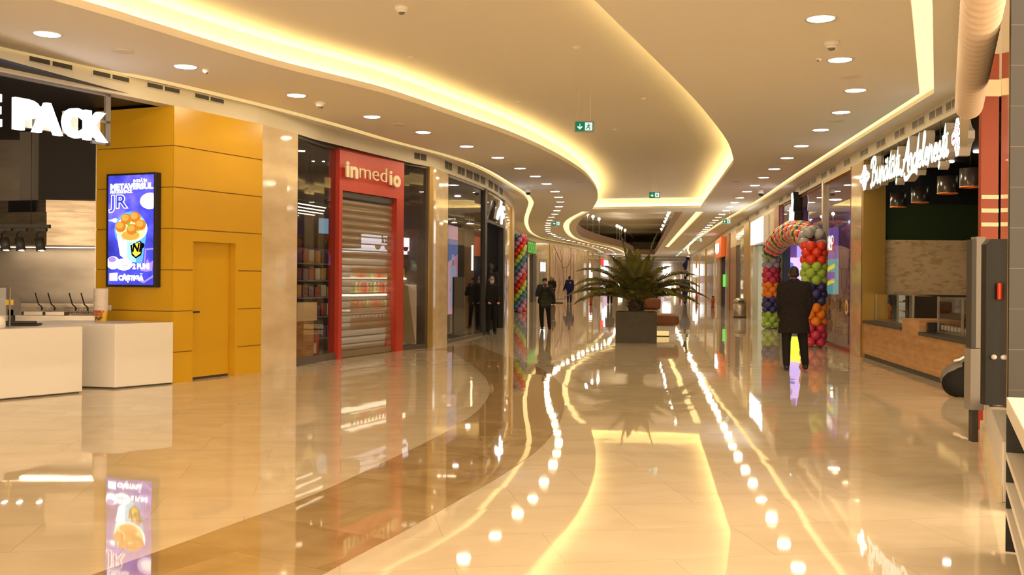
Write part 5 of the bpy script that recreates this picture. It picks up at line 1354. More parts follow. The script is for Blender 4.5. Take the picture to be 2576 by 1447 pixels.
o = rest.build('balloons', list(M['bal'].values()), arch, fix=False); o['kind'] = 'stuff'
MB().lathe([(0, 0), (.2, 0), (.2, .02), (0, .02)], 16).tube([(0, 0, .02), (0, 0, 2.5)], .012, 6).build('stand', M['grey'], arch)
dd = c1 - c0
MB().lathe([(0, 0), (.2, 0), (.2, .02), (0, .02)], 16, (dd.x, dd.y, 0)).tube([(dd.x, dd.y, .02), (dd.x, dd.y, 2.5)], .012, 6).build('stand', M['grey'], arch)
# spiral balloon column on the left
c = Vector((.37, 46.2)); col = thing('balloon_column', 'spiral column of red, green, blue and lilac balloons beside the brass post at left', 'balloon column', (c.x, c.y, 0))
sk = ['scarlet', 'lime', 'blue', 'lilac']
for i in range(22):
    for k in range(4):
        a_ = 2 * pi * k / 4 + i * .62
        key = sk[k % 4] if i % 1 == 0 else 'lime'
        o = bpy.data.objects.new('balloon', BM[key]); COL.objects.link(o); o.parent = col
        out = Vector((cos(a_), sin(a_), 0)); o.location = out * .17 + Vector((0, 0, .14 + i * .162)); o.rotation_euler = out.to_track_quat('Z', 'Y').to_euler(); o.scale = (1.1,) * 3; o['label'] = key + ' balloon'
MB().lathe([(0, 0), (.2, 0), (.2, .02), (0, .02)], 16).tube([(0, 0, .02), (0, 0, 3.5)], .012, 6).build('stand', M['grey'], col)

# ---- bright shop with the white light box, mint post, brass post
M['mint'] = mat('mint post', (.60, .66, .50), .35)
rrun('wall_right_pilaster', 1934, 1936.5, M['marble'])
lq, rq, Lq3 = rframe(1899, 1936)
t = thing('light_box', 'blank glowing white light box sign over the bright shop right of the brass post', 'light box', (lq[0], lq[1], 0), rq)
MB().box(.35, Lq3 - .3, -.22, -.2, 3.02, 3.92).build('face', emis('white box', (1, .99, .96), 3.4), t); MB().box(.3, Lq3 - .25, -.2, -.01, 2.98, 3.96).build('casing', M['whitep'], t)
rrun('wall_right_head', 1898, 1934, M['marble'], 2.95, HF, 0, .1)
rrun('trim_37', 1897, 1910.5, M['mint'], 0, 2.95, .05, .25)
A2, dr2, nn2 = room(WR, WR.px(1934), WR.px(1910), 4, 2.95, emis('glowing shop wall', (.82, .88, 1), .95), M['ceil'])  # walls emit light themselves to make the interior look bright
q = WR.at(WR.px(1924)) + nn2 * 1.2
t = thing('display_table', 'low white display table with goods inside the bright shop', 'table', (q.x, q.y, 0), rzt)
MB().box(-.9, .9, 0, .8, .7, .76).build('top', M['whitep'], t)
for sx_ in (-.85, .8): MB().box(sx_, sx_ + .05, .05, .1, 0, .7).build('leg', M['grey'], t); MB().box(sx_, sx_ + .05, .7, .75, 0, .7).build('leg', M['grey'], t)
for i in range(5): o = MB().box(-.15, .15, -.1, .1, 0, .2 + .12 * (i % 3)).build('goods_box', toyc[(i * 2) % 5], loc=(q.x - dr2.x * (-.7 + .35 * i), q.y - dr2.y * (-.7 + .35 * i) , .765), rz=rzt); o.location.x += nn2.x * .35; o.location.y += nn2.y * .35; tag(o, f'small goods box on the table in the bright shop, {nth(i + 1)} from the left', 'box', 'goods on the display table')
rrun('trim_38', 1873, 1886, M['gold'], 0, HF, .05, .2); rrun('wall_right_pilaster', 1886, 1897, M['marble'])
# ---- shops beyond
M['tan'] = mat('tan timber', (.34, .19, .09), .5)
rrun('wall_right_far', 1862, 1873, M['marble']); rrun('trim_39', 1851, 1862, M['dgrey'], 0, 3.3, -.05, .2); rrun('wall_right_far', 1851, 1862, M['marble'], 3.3, HF)
rrun('trim_40', 1837, 1851, M['tan'], 0, 3.3, .0, .2); rrun('wall_right_far', 1837, 1851, M['cream2'], 3.3, HF)
rrun('trim_41', 1832, 1837, M['brownp'], 0, HF, .06, .2)
rrun('wall_right_far', 1824, 1832, M['marble']); rrun('trim_42', 1813, 1824, M['navy'], 0, 3.0, -.04, .2); rrun('wall_right_far', 1806, 1824, M['marble'], 3.0, HF)
rrun('trim_43', 1806, 1813, M['gold'], 0, 3.0, .06, .2)
lq, rq, L4 = rframe(1809, 1825, .15)
t = thing('illuminated_sign', 'orange square shop sign with white glowing letters on the far right wall', 'shop sign', (lq[0], lq[1], 2.95), rq)
MB().box(0, L4, -.1, .1, 0, 1.15).build('box', mat('orange sign', (.62, .12, .02), .4, emit=(.7, .12, .01), es=.35), t)
for u, z in ((.12, .55), (.3, .45), (.48, .5)): MB().box(u * L4, u * L4 + L4 * .13, -.14, -.1, z - .2, z + .35).build('letter', M['signw'], t)
mb = MB(); solid_ribbon(mb, WR.sub(WR.px(1806), WR.d[-1]), 0, .18, 0, HF); struct(mb.build('wall_right_far', M['marble']))
for i, px in enumerate((1798, 1776, 1759, 1752, 1741, 1735, 1728, 1722)):
    d0 = WR.px(px, 40); q = WR.sub(d0, d0 + .45); mb = MB(); solid_ribbon(mb, q, -.07, .1, 0, HF); struct(mb.build('trim_%d' % (44 + i), M['gold' if i % 2 else 'marble']))
for i, (a, b, z0, z1, m_, lab) in enumerate([(1747, 1750, 1.9, 2.7, M['signw'], 'first tiny white light box on the far right wall'), (1752, 1755, 1.9, 2.7, M['signw'], 'second tiny white light box on the far right wall'), (1712, 1716, .2, 2.4, M['pinkl'], 'pinkish lit poster on the far right wall behind the palm'),
        (1668, 1688, 2.2, 4.0, M['signw'], 'big white shop sign at the far end on the right'), (1664, 1672, .1, 1.9, M['pinkl'], 'pink lit poster at the far end on the right'), (1676, 1689, .0, 1.0, M['signw'], 'bright white shop entrance at the far end on the right'), (1697, 1700, .1, 2.0, M['neon'], 'warm bright doorway on the far right behind the palm'), (1826, 1829, 1.2, 1.9, M['gneon'], 'small green neon strip in the far right shop window')]):
    if a < 1718: lq, rq, L5 = ((a - 1288) / FOC * 155.5, 155.7, 0), 0, (b - a) / FOC * 155.5
    else: lq, rq, L5 = rframe(a, b, .12)
    o = MB().box(0, L5, -.05, .05, z0, z1).build('light_box', m_, loc=lq, rz=rq); tag(o, lab, 'light box')
extinguisher(1794, 766, 'red fire extinguisher by the far right wall, nearest of three'); extinguisher(1753, 752, 'red fire extinguisher by the far right wall, second of three'); extinguisher(1711, 741, 'red fire extinguisher by the far right wall, farthest of three')
X, Y = FL(1862, 790)
t = thing('litter_bin', 'domed steel litter bin on the floor beside the right brass post', 'litter bin', (X, Y, 0))
MB().lathe([(.26, 0), (.27, .02), (.27, .62)], 24).build('body', M['steel'], t); MB().lathe([(.27, .62), (.28, .63), (.28, .66), (.25, .74), (.16, .80), (0, .83)], 24).build('dome_lid', M['steel'], t); MB().lathe([(.275, .0), (.275, .04)], 24).build('foot_ring', M['black'], t, fix=False)
o = MB().box(-.12, .12, -.29, -.2, .64, .72).build('flap', M['dgrey'], t)

# ---- what stands at the right edge, close by
dN = Vector((.40, .917)).normalized()           # the line of the near shop fronts
nN = Vector((dN.y, -dN.x))                      # into the shops
rzn = atan2(dN.y, dN.x)
def ratio_at(px, Y, py=700): return XZ(px, py, Y)[0]
x0_, x1_ = ratio_at(2466, 10.9), ratio_at(2510, 10.9)
t = thing('striped_upright', 'orange-red upright panel with three white stripes behind the black post', 'panel', (x0_, 10.9, 0))
MB().box(0, x1_ - x0_, 0, .06, 0, 4.1).build('board', M['orange'], t)
for py in (478, 512, 547): z = XZ(2487, py, 10.9)[1]; MB().box(.005, x1_ - x0_, -.008, 0, z - .022, z + .022).build('white_stripe', M['cream'], t)
z = XZ(2487, 205, 10.9)[1]; MB().box(-.01, x1_ - x0_, -.05, 0, z - .09, z + .09).build('upper_box', M['cream'], t)
x0_, x1_ = ratio_at(2456, 9.9), ratio_at(2479, 9.9)
t = thing('grey_upright', 'grey metal upright between the stall and the black post', 'upright', (x0_, 9.9, 0))
MB().box(0, x1_ - x0_, 0, .12, XZ(2467, 858, 9.9)[1], XZ(2467, 578, 9.9)[1]).build('upper_panel', M['grey'], t)
MB().box(-.045, -.003, .0, .12, XZ(2467, 858, 9.9)[1], XZ(2467, 585, 9.9)[1]).build('side_strip', M['dgrey'], t)
MB().box(-.05, x1_ - x0_ - .005, .0, .14, 0.32, XZ(2467, 859, 9.9)[1] - .004).build('lower_panel', M['grey'], t)
MB().box(-.02, .04, .02, .1, 0, .32).build('foot', M['dgrey'], t)
x0_, x1_ = ratio_at(2481, 9.2), ratio_at(2532, 9.2)
zb_, zt_ = XZ(2507, 1001, 9.2)[1], XZ(2507, 583, 9.2)[1]
t = thing('black_post_panel', 'tall black panel with chamfered top, round knob and red tag at right', 'panel', (x0_, 9.2, 0)); Wp = x1_ - x0_
MB().slab([(0, zb_), (Wp, zb_), (Wp, zt_ - .05), (Wp - .04, zt_), (.04, zt_), (0, zt_ - .05)], 0, .10).build('panel', M['black'], t)
MB().box(.05, Wp - .05, .1, .16, .445, 1.9).build('support', M['dgrey'], t)
z = XZ(2500, 880, 9.2)[1]; k_ = MB().lathe([(0, .03), (.02, .028), (.025, 0)], 16).build('knob', M['paper'], t); k_.location = (Wp * .38, 0, z); k_.rotation_euler.x = pi / 2
z0, z1 = XZ(2519, 735, 9.2)[1], XZ(2519, 694, 9.2)[1]; MB().box(Wp * .52, Wp + .02, -.03, -.002, z0, z1).build('red_tag', mat('red tag', (.75, .07, .02), .4), t, bevel=.006)
# polished side panel with a brass edge, and the tiled wall beside it
a_ = Vector((ratio_at(2516, 9.0), 9.0)); b_ = Vector((ratio_at(2535, 7.15), 7.15)); dv = b_ - a_
t = thing('polished_panel', 'tall polished side panel with brass edge beside the black tiled wall', 'panel', (a_.x, a_.y, 0), atan2(dv.y, dv.x))
MB().box(0, dv.length, 0, .02, .445, 4.35).build('panel', M['mirror'], t); MB().box(dv.length - .0, dv.length + .02, -.002, .012, .445, 4.35).build('brass_edge', mat('dull brass', (.52, .38, .16), .5, metal=.3), t)
mt = mat('black wall tile', (.02, .017, .014), .35); n, l, bb_ = nodes(mt)
tc = n.new('ShaderNodeTexCoord'); sp_ = n.new('ShaderNodeSeparateXYZ'); l.new(tc.outputs['Object'], sp_.inputs[0])
def mth(op, a, b=None):
    q = n.new('ShaderNodeMath'); q.operation = op
    for i, w_ in enumerate((a, b)):
        if w_ is None: continue
        if isinstance(w_, (int, float)): q.inputs[i].default_value = w_
        else: l.new(w_, q.inputs[i])
    return q.outputs[0]
jz = mth('LESS_THAN', mth('FRACT', mth('DIVIDE', sp_.outputs['Z'], .282)), .016); jx = mth('LESS_THAN', mth('FRACT', mth('ADD', mth('DIVIDE', sp_.outputs['X'], .9), .35)), .0)
mx = n.new('ShaderNodeMix'); mx.data_type = 'RGBA'; l.new(mth('MAXIMUM', jz, jx), mx.inputs['Factor']); mx.inputs[6].default_value = (.017, .0145, .0115, 1); mx.inputs[7].default_value = (.085, .068, .052, 1); l.new(mx.outputs[2], bb_.inputs['Base Color'])
M['tile'] = mt
xt = ratio_at(2539, 6.9)
struct(MB().box(xt, xt + 2.2, 6.9, 6.92, 0, HC).build('wall_right_tiled', mt))
# white plinth running along the near fronts
b_ = Vector(FL(2529, 1246)); a_ = b_ + (Vector(FL(2468, 1032)) - b_).normalized() * 3.7; dv = (b_ - a_)
t = thing('white_plinth', 'long low white plinth below the black panel at right', 'plinth', (a_.x, a_.y, 0), atan2(dv.y, dv.x))
MB().box(.0, dv.length, 0, .32, 0, .44).build('body', M['white'], t, bevel=.01); MB().box(0, dv.length, -.03, .0, .0, .12).build('kerb', M['cream'], t)
MB().box(.0, 1.6, -.012, 0, .13, .42).build('red_end', M['dred'], t) if False else None
o = MB().box(0, .11, 0, .03, 0, .33).build('red_board', M['dred'], loc=(ratio_at(2464, 10.75), 10.75, 0)); tag(o, 'small red board on the floor left of the white plinth', 'board'); MB().box(0, .11, .03, .06, 0, .03).build('foot', M['dred'], o)
# white shelved counter in the corner of the picture
a_ = Vector((ratio_at(2534, 5.85), 5.85)); 
t = thing('white_shelf_counter', 'white open-shelved counter in the bottom right corner', 'counter', (a_.x, a_.y, 0), rzn + pi)
L_ = 2.0; zt_ = XZ(2540, 980, 5.85)[1]
MB().box(0, L_, 0, .85, zt_ - .10, zt_).build('worktop', M['white'], t, bevel=.006)
MB().box(.02, L_, .30, .84, .02, zt_ - .10).build('dark_core', M['black'], t)
for py in (1122, 1197, 1262): z = XZ(2534, py, 5.85)[1]; MB().box(0, L_, .0, .32, z - .03, z + .01).build('shelf_board', M['white'], t)
MB().box(0, .03, .0, .3, 0.02, zt_ - .1).build('end_panel', M['black'], t)
# ribbed white duct along the head of the near fronts
pA, pB = Vector((ratio_at(2434, 10.6), 10.6)), None
pB = pA - dN * 7.0
t = thing('ribbed_duct', 'white ribbed fabric duct hung high along the right edge', 'duct', (pA.x, pA.y, 3.47), rzn + pi)
mb = MB(); ns = 160; pts, rs = [], []
for i in range(ns + 1):
    pts.append((7.0 * i / ns, 0, 0)); rs.append(.128 + .012 * abs(sin(i * pi / 4)))
mb.tube(pts, rs, 28); mb.build('sleeve', mat('white fabric', (.72, .60, .50), .7), t)
q = MB()
for x in (.4, 2.4, 4.4): q.tube([(x, 0, .12), (x, 0, HC - 3.47)], .008, 5)
q.build('hanger', M['grey'], t)
MB().tube([(.0, 0, 0), (.03, 0, 0)], .138, 28).build('end_ring', M['cream'], t)
# ================================================================== PALM, BENCH, PEOPLE
X, Y = FL(1608, 859); Wd = .0
xa, xb = FL(1556, 859)[0], FL(1661, 859)[0]
PW = xb - xa
palm = thing('potted_palm', 'spreading date palm in a square dark grey planter in the middle of the mall', 'potted palm', ((xa + xb) / 2, Y + PW / 2, 0), -.115)
mb = MB(); h = PW / 2; zt = .775
mb.box(-h, h, -h, -h + .04, 0, zt).box(-h, h, h - .04, h, 0, zt).box(-h, -h + .04, -h + .04, h - .04, 0, zt).box(h - .04, h, -h + .04, h - .04, 0, zt).box(-h + .04, h - .04, -h + .04, h - .04, 0, .05)
mb.build('planter', M['planter'], palm)
MB().box(-h + .04, h - .04, -h + .04, h - .04, .6, zt - .04).build('soil', M['soil'], palm)
MB().box(-.27, .33, -.36, .2, zt - .04, zt + .02).build('inner_pot', M['black'], palm)
tr = MB(); tr.lathe([(.0, .0), (.15, .0), (.19, .06), (.20, .14), (.17, .26), (.10, .34), (0, .38)], 18, (0, 0, zt - .02))
tk = tr.build('trunk', M['trunk'], palm)
R_ = random.Random(5)
for i in range(26):                             # cut leaf bases round the trunk
    a = 2 * pi * i / 26 * 3.6; z = zt + .03 + .26 * (i / 26); r = .19 * (1 - .35 * i / 26)
    MB().tube([(cos(a) * r * .7, sin(a) * r * .7, z - .03), (cos(a) * (r + .09), sin(a) * (r + .09), z + .10)], [.032, .02], 5, flat=.5).build('leaf_base', M['trunk'], palm)
def frond(az, length, lift, droop, nl=66, leaf=.46, droopleaf=.3):
    """one feather leaf: arching rib with narrow leaflets in two ranks"""
    mb = MB(); n = 26; pts = []; p = Vector((cos(az) * .08, sin(az) * .08, zt + .28)); ang = lift
    st = length / n; hd = Vector((cos(az), sin(az), 0))
    for i in range(n + 1):
        pts.append(p.copy()); f = i / n
        a = lift - droop * 1.18 * f ** 1.45
        p = p + (hd * cos(a) + Vector((0, 0, 1)) * sin(a)) * st
    mb.tube(pts, [.022 * (1 - .85 * i / n) + .003 for i in range(n + 1)], 5)
    side = Vector((-sin(az), cos(az), 0))
    for k in range(nl):
        f = .16 + .84 * k / nl; i = min(int(f * n), n - 1); q = pts[i].lerp(pts[i + 1], f * n - i)
        t = (pts[i + 1] - pts[i]).normalized(); up = side.cross(t).normalized(); up = up if up.z > 0 else -up
        ll = leaf * (sin(pi * min(1, .12 + .9 * f)) ** .6) * (1.0 - .35 * f) * R_.uniform(.85, 1.12)
        for s in (-1, 1):
            fw = .55 + .75 * f + R_.uniform(-.12, .12)
            d = (side * s * 1.0 + t * fw + up * R_.uniform(.15, .5)).normalized()
            w = t * .0165
            m_ = q + d * ll * .55; e_ = q + d * ll + Vector((0, 0, -droopleaf * ll))
            mb.add([q - w, q + w, m_ + w * 1.1, m_ - w * 1.1, e_], [(0, 1, 2, 3), (3, 2, 4)])
    return mb
fr = []
# upright heart leaves
for az, L_, lf, dr_ in [(2.9, 1.75, 1.42, .12), (.15, 1.70, 1.40, .18), (3.6, 1.3, 1.25, .45), (2.2, 1.25, 1.25, .5), (.8, 1.25, 1.28, .45), (5.2, 1.25, 1.3, .45), (4.4, 1.35, 1.36, .4), (1.5, 1.35, 1.38, .3)]: fr.append((az, L_, lf, dr_))
# arching ring to both sides
for az, L_, lf, dr_ in [(pi - .1, 1.95, .98, 1.15), (pi + .35, 1.9, .75, 1.15), (pi - .45, 1.95, .62, 1.1), (pi + .12, 2.0, .42, .85), (pi - .25, 1.8, .28, .8), (pi + .55, 1.7, .5, 1.1),
                        (.1, 1.9, .92, 1.15), (-.35, 1.9, .72, 1.1), (.4, 1.9, .62, 1.05), (-.1, 2.0, .42, .85), (.22, 1.8, .3, .8), (-.6, 1.6, .5, 1.1),
                        (1.2, 1.7, .9, 1.0), (1.75, 1.7, .8, 1.0), (4.2, 1.35, 1.0, 1.1), (5.0, 1.35, .98, 1.1), (4.6, 1.15, .6, .9), (3.9, 1.4, .55, .9), (5.5, 1.4, .55, .9), (.55, 1.5, 1.15, .9), (2.6, 1.5, 1.15, .9)]: fr.append((az, L_, lf, dr_))
for az, L_, lf, dr_ in fr: frond(az, L_ * (.92 if lf < 1.25 else 1.06), lf, dr_, leaf=(.32 if L_ > 1.5 else .34) if lf > 1.2 else .48).build('frond', M['frond'], palm, fix=False)

# tan bench behind the planter
bx, by = FL(1672, 840)
t = thing('bench', 'tan leather bench with backrest on a white lit base behind the planter', 'bench', (bx - .60, by - .2, 0), -.16)
def rounded(mb, x0, x1, y0, y1, z0, z1): return mb.box(x0, x1, y0, y1, z0, z1)
rounded(MB(), -.6, .98, -.1, 1.5, .315, .60).build('seat', M['leather'], t, bevel=.09, seg=4)
MB().box(-.55, .86, 0, 1.4, .16, .315).build('white_base', M['white'], t, bevel=.03)
MB().box(-.45, .70, .12, 1.3, .02, .16).build('lit_plinth', emis('plinth glow', (1, .66, .24), .85), t); MB().box(-.46, .71, .11, 1.31, 0, .02).build('foot', M['dgrey'], t)
MB().box(-.55, .34, 1.62, 5.4, .315, .62).build('seat', M['leather'], t, bevel=.08, seg=4)
MB().box(-.35, .42, 4.3, 4.75, .625, .98).build('backrest', M['leather'], t, bevel=.08, seg=4)
MB().box(-.5, .3, 1.7, 5.2, .0, .315).build('white_base', M['white'], t, bevel=.03)

def figure(name, label, loc, rz, H, J, skin, top, bottom, shoes=None, hair='short', hairm=None, coat_len=None, top_r=1.0, sleeves=True, skirt=None, vox=.016, fingers=True, face=True, scarf=None):
    """Standing person facing -y. J overrides joints given for a 1.75 m body; x is the viewer's left/right when facing us."""
    root = thing(name, label, 'person', (loc[0], loc[1], 0), rz)
    k = H / 1.75
    P = dict(hd=(0, -.01, 1.635), nk=(0, 0, 1.47), ch=(0, .0, 1.30), wa=(0, 0, 1.07), hp=(0, 0, .95),
             sl=(-.185, 0, 1.43), sr=(.185, 0, 1.43), el=(-.24, .02, 1.14), er=(.24, .02, 1.14), wl=(-.25, -.05, .88), wr=(.25, -.05, .88),
             hl=(-.095, 0, .93), hr=(.095, 0, .93), kl=(-.10, -.01, .50), kr=(.10, -.01, .50), al=(-.105, .01, .09), ar=(.105, .01, .09),
             tl=None, tr=None, fl=None, fr=None)
    P.update(J)
    V = {a: (Vector(b) * k if b is not None else None) for a, b in P.items()}
    r = lambda x: x * k
    def rem(o, v=vox, it=3):
        m_ = o.modifiers.new('skin', 'REMESH'); m_.mode = 'VOXEL'; m_.voxel_size = v * k; m_.use_smooth_shade = True
        s_ = o.modifiers.new('relax', 'SMOOTH'); s_.iterations = it; s_.factor = .5
        return o
    up = (V['hd'] - V['nk']).normalized()
    # body: one continuous surface
    b = MB(); hd = V['hd']
    b.ball(hd + Vector((0, .01, .02)) * k, (r(.078), r(.098), r(.105)), 18, 12)
    b.ball(hd + Vector((0, -.022, -.055)) * k, (r(.056), r(.07), r(.065)), 14, 10)
    b.cap(hd + Vector((0, -.098, .0)) * k, r(.010), hd + Vector((0, -.110, -.030)) * k, r(.016), 8)
    for s in (-1, 1): b.ball(hd + Vector((s * .080, .015, -.015)) * k, (r(.014), r(.022), r(.034)), 8, 6)
    b.cap(V['nk'] - Vector((0, 0, .06)) * k, r(.062), hd + Vector((0, .02, -.06)) * k, r(.054), 12)
    def torso(mb, grow, z0=None):
        lv = [(V['hp'], .105, .115), (V['wa'], .085, .105), ((V['wa'] + V['ch']) / 2, .10, .11), (V['ch'], .115, .115), (V['ch'] + Vector((0, .0, .09)) * k, .115, .10)]
        for (c0, w0, r0), (c1, w1, r1) in zip(lv[:-1], lv[1:]):
            for f in (0, .34, .67, 1):
                c = c0.lerp(c1, f); w_ = (w0 + (w1 - w0) * f) * k; rr = (r0 + (r1 - r0) * f + grow) * k
                mb.cap(c - Vector((w_, 0, 0)), rr, c + Vector((w_, 0, 0)), rr, 12)
        mb.cap(V['sl'] * .85 + V['nk'] * .15 - Vector((0, 0, .03 * k)), r(.06 + grow), V['sr'] * .85 + V['nk'] * .15 - Vector((0, 0, .03 * k)), r(.06 + grow), 12)
    torso(b, -.012)
    def arm(mb, s, g, to_wrist=True):
        a, e, w_ = V['s' + s], V['e' + s], V['w' + s]
        mb.cap(a, r(.058 + g), e, r(.042 + g), 12); mb.cap(e, r(.042 + g), w_ if to_wrist else e.lerp(w_, .9), r(.029 + g), 12)
    def leg(mb, s, g, gz=0):
        a, n_, f_ = V['h' + s], V['k' + s], V['a' + s]
        mb.cap(a, r(.088 + g), n_, r(.056 + g), 12); mb.cap(n_, r(.056 + g), f_ + Vector((0, 0, gz)), r(.038 + g + gz * .1), 12)
    for s in 'lr':
        arm(b, s, -.004); leg(b, s, -.006)
        w_ = V['w' + s]; d = (w_ - V['e' + s]).normalized() if V['f' + s] is None else V['f' + s].normalized()
        out = Vector((-1 if s == 'l' else 1, 0, 0)); nrm = d.cross(out); nrm = nrm.normalized() if nrm.length > .1 else Vector((0, -1, 0)); side = d.cross(nrm).normalized()
        pm_ = w_ + d * r(.05)
        for q in (-.5, 0, .5): b.cap(w_ + side * r(.012 * q), r(.022), w_ + d * r(.085) + side * r(.042 * q), r(.014), 8)
        if fingers:
            curl = nrm if nrm.y < 0 else -nrm
            for i, (q, ln_) in enumerate(((-.032, .062), (-.011, .074), (.011, .070), (.032, .055))):
                p0 = w_ + d * r(.088) + side * r(q); p1 = p0 + (d * .9 + curl * .35).normalized() * r(ln_ * .5); p2 = p1 + (d * .6 + curl * .8).normalized() * r(ln_ * .5)
                b.cap(p0, r(.0105), p1, r(.0098), 8); b.cap(p1, r(.0098), p2, r(.0088), 8)
            p0 = w_ + d * r(.03) + side * r(-.03); p1 = p0 + (d * .7 - side * .6 + curl * .3).normalized() * r(.04); p2 = p1 + (d * .9 + curl * .4).normalized() * r(.03)
            b.cap(p0, r(.014), p1, r(.011), 8); b.cap(p1, r(.011), p2, r(.0095), 8)
        f_ = V['a' + s]; b.cap(f_ + Vector((0, .03 * k, -.05 * k)), r(.034), f_ + Vector((0, -.13 * k, -.055 * k)), r(.028), 10)
    rem(b.build('body', skin, root), min(vox, .010 if fingers else vox), 2)
    # clothes
    g = MB(); torso(g, .022 * top_r)
    if sleeves:
        for s in 'lr': arm(g, s, .020 * top_r)
    if coat_len:
        z1 = coat_len * k; z0 = V['hp'].z
        rows = [(V['wa'].z, .20, .135), (V['hp'].z, .225, .15), ((V['hp'].z + z1) / 2, .25, .165), (z1 + .03 * k, .272, .18), (z1, .274, .18)]
        vs, fs, n_ = [], [], 28
        for z, rx, ry in rows:
            for q in range(n_): vs.append((rx * k * cos(2 * pi * q / n_), .01 * k + ry * k * sin(2 * pi * q / n_), z))
        for a in range(len(rows) - 1):
            for q in range(n_): fs.append((a * n_ + q, a * n_ + (q + 1) % n_, (a + 1) * n_ + (q + 1) % n_, (a + 1) * n_ + q))
        fs += [tuple(range(n_)), tuple(range((len(rows) - 1) * n_, len(rows) * n_))]
        g.add(vs, fs, 0, True)
    if coat_len:                                # upturned collar
        g.cap(V['nk'] + Vector((-.03, .01, -.02)) * k, r(.068), V['nk'] + Vector((.03, .01, .035)) * k, r(.066), 12); g.cap(V['nk'] + Vector((.03, .01, -.02)) * k, r(.068), V['nk'] + Vector((-.03, .01, .035)) * k, r(.066), 12)
    o = rem(g.build('coat' if coat_len else 'top', top, root), .018, 4)
    if coat_len:                                # cut the hem level
        pass
    if skirt:
        t_ = MB(); z1 = skirt * k
        for i in range(16):
            f = i / 15; z = V['hp'].z + .06 * k + (z1 - V['hp'].z) * f; w_ = (.07 + .05 * f) * k; t_.cap(Vector((-w_, 0, z)), r(.115 + .02 * f), Vector((w_, 0, z)), r(.115 + .02 * f), 12)
        rem(t_.build('skirt', bottom, root), .02, 4)
    else:
        t_ = MB(); t_.cap(V['hp'] - Vector((.075 * k, 0, .0)), r(.128), V['hp'] + Vector((.075 * k, 0, .0)), r(.125), 12)
        for s in 'lr': leg(t_, s, .022, .015)
        rem(t_.build('trousers', bottom, root), .016, 3)
    for s in 'lr':
        f_ = V['a' + s]; q = MB(); c = f_ + Vector((0, -.04 * k, -.045 * k))
        dirn = Vector((0, -1, 0)) if V['t' + s] is None else V['t' + s].normalized()
        q.cap(f_ + Vector((0, 0, -.04 * k)) - dirn * r(.035), r(.046), f_ + Vector((0, 0, -.052 * k)) + dirn * r(.14), r(.036), 12); q.cap(f_ + Vector((0, 0, .01 * k)), r(.046), f_ + Vector((0, 0, -.03 * k)), r(.046), 12)
        rem(q.build('shoe', shoes or M['shoe'], root), .014, 2)
    hm = hairm or M['hair']; q = MB()
    if hair == 'short':
        q.ball(hd + Vector((0, .022, .034)) * k, (r(.084), r(.098), r(.100)), 18, 12)
        q.cap(hd + Vector((-.03, .07, -.02)) * k, r(.045), hd + Vector((.03, .07, -.02)) * k, r(.045), 10)
    elif hair == 'cap':
        q.ball(hd + Vector((0, .016, .045)) * k, (r(.088), r(.104), r(.094)), 18, 12); q.cap(hd + Vector((-.04, -.05, .075)) * k, r(.045), hd + Vector((.04, -.05, .075)) * k, r(.045), 10)
    elif hair == 'long':
        q.ball(hd + Vector((0, .025, .03)) * k, (r(.092), r(.10), r(.105)), 18, 12)
        for s in (-1, 1):
            q.cap(hd + Vector((s * .075, .02, .0)) * k, r(.038), hd + Vector((s * .095, -.02, -.22)) * k, r(.045), 10); q.cap(hd + Vector((s * .095, -.02, -.22)) * k, r(.045), hd + Vector((s * .10, -.05, -.38)) * k, r(.025), 10)
        q.cap(hd + Vector((0, .07, 0)) * k, r(.06), hd + Vector((0, .09, -.3)) * k, r(.07), 10)
    rem(q.build('hair', hm, root), .012, 2)
    if face:
        for s in (-1, 1):
            e = MB(); e.ball(hd + Vector((s * .031, -.083, .008)) * k, (r(.013), r(.008), r(.008)), 10, 6); e.build('eye', M['black'], root)
        m_ = MB(); m_.tube([hd + Vector((-.026, -.088, -.068)) * k, hd + Vector((0, -.095, -.070)) * k, hd + Vector((.026, -.088, -.068)) * k], r(.007), 6); m_.build('mouth', mat('lip tone', (.30, .10, .08), .5), root)
    return root, V, k

# man in the long dark coat, seen from behind
mx_, my_ = FL(1996, 921)
man, V, k = figure('person', 'person in a long black coat standing with back to us before the balloon arch', (mx_ + .03, my_), pi - .12, 1.83,
    dict(sl=(-.20, 0, 1.43), sr=(.20, 0, 1.43), el=(-.245, .03, 1.14), er=(.245, .03, 1.14), wl=(-.21, -.08, .93), wr=(.21, -.08, .93), hd=(.01, -.03, 1.64), kl=(-.155, -.02, .48), kr=(.13, .0, .50), al=(-.20, -.06, .095), ar=(.13, .06, .09), hl=(-.11, 0, .9), hr=(.10, 0, .9)),
    M['skind'], M['coat'], M['cloth'], coat_len=.63, top_r=1.5, hairm=M['hair'])
# woman filming with a phone, facing us
wx, wy = FL(1372, 828)
wom, V, k = figure('person', 'person in charcoal jacket and olive shirt holding a phone up to the face', (wx, wy), .04, 1.64,
    dict(hd=(-.01, -.05, 1.60), el=(-.27, -.10, 1.16), er=(.27, -.10, 1.16), wl=(-.075, -.30, 1.385), wr=(.085, -.30, 1.39), fl=(.5, -.2, .75), fr=(-.5, -.2, .75), kl=(-.11, -.02, .50), kr=(.13, -.01, .50), al=(-.085, .0, .09), ar=(.155, -.02, .09)),
    M['skin'], M['jacket'], M['cloth'], top_r=1.3, shoes=M['cloth'], hair='cap')
q = MB()
for z, w_, rr in ((1.36, .05, .10), (1.2, .06, .11), (1.05, .075, .115), (.92, .08, .122), (.82, .065, .11)): q.cap((-w_ * k, -.04, z * k), rr * k, (w_ * k, -.04, z * k), rr * k, 12)
o = q.build('shirt', M['olive'], wom); m_ = o.modifiers.new('r', 'REMESH'); m_.mode = 'VOXEL'; m_.voxel_size = .018; m_.use_smooth_shade = True
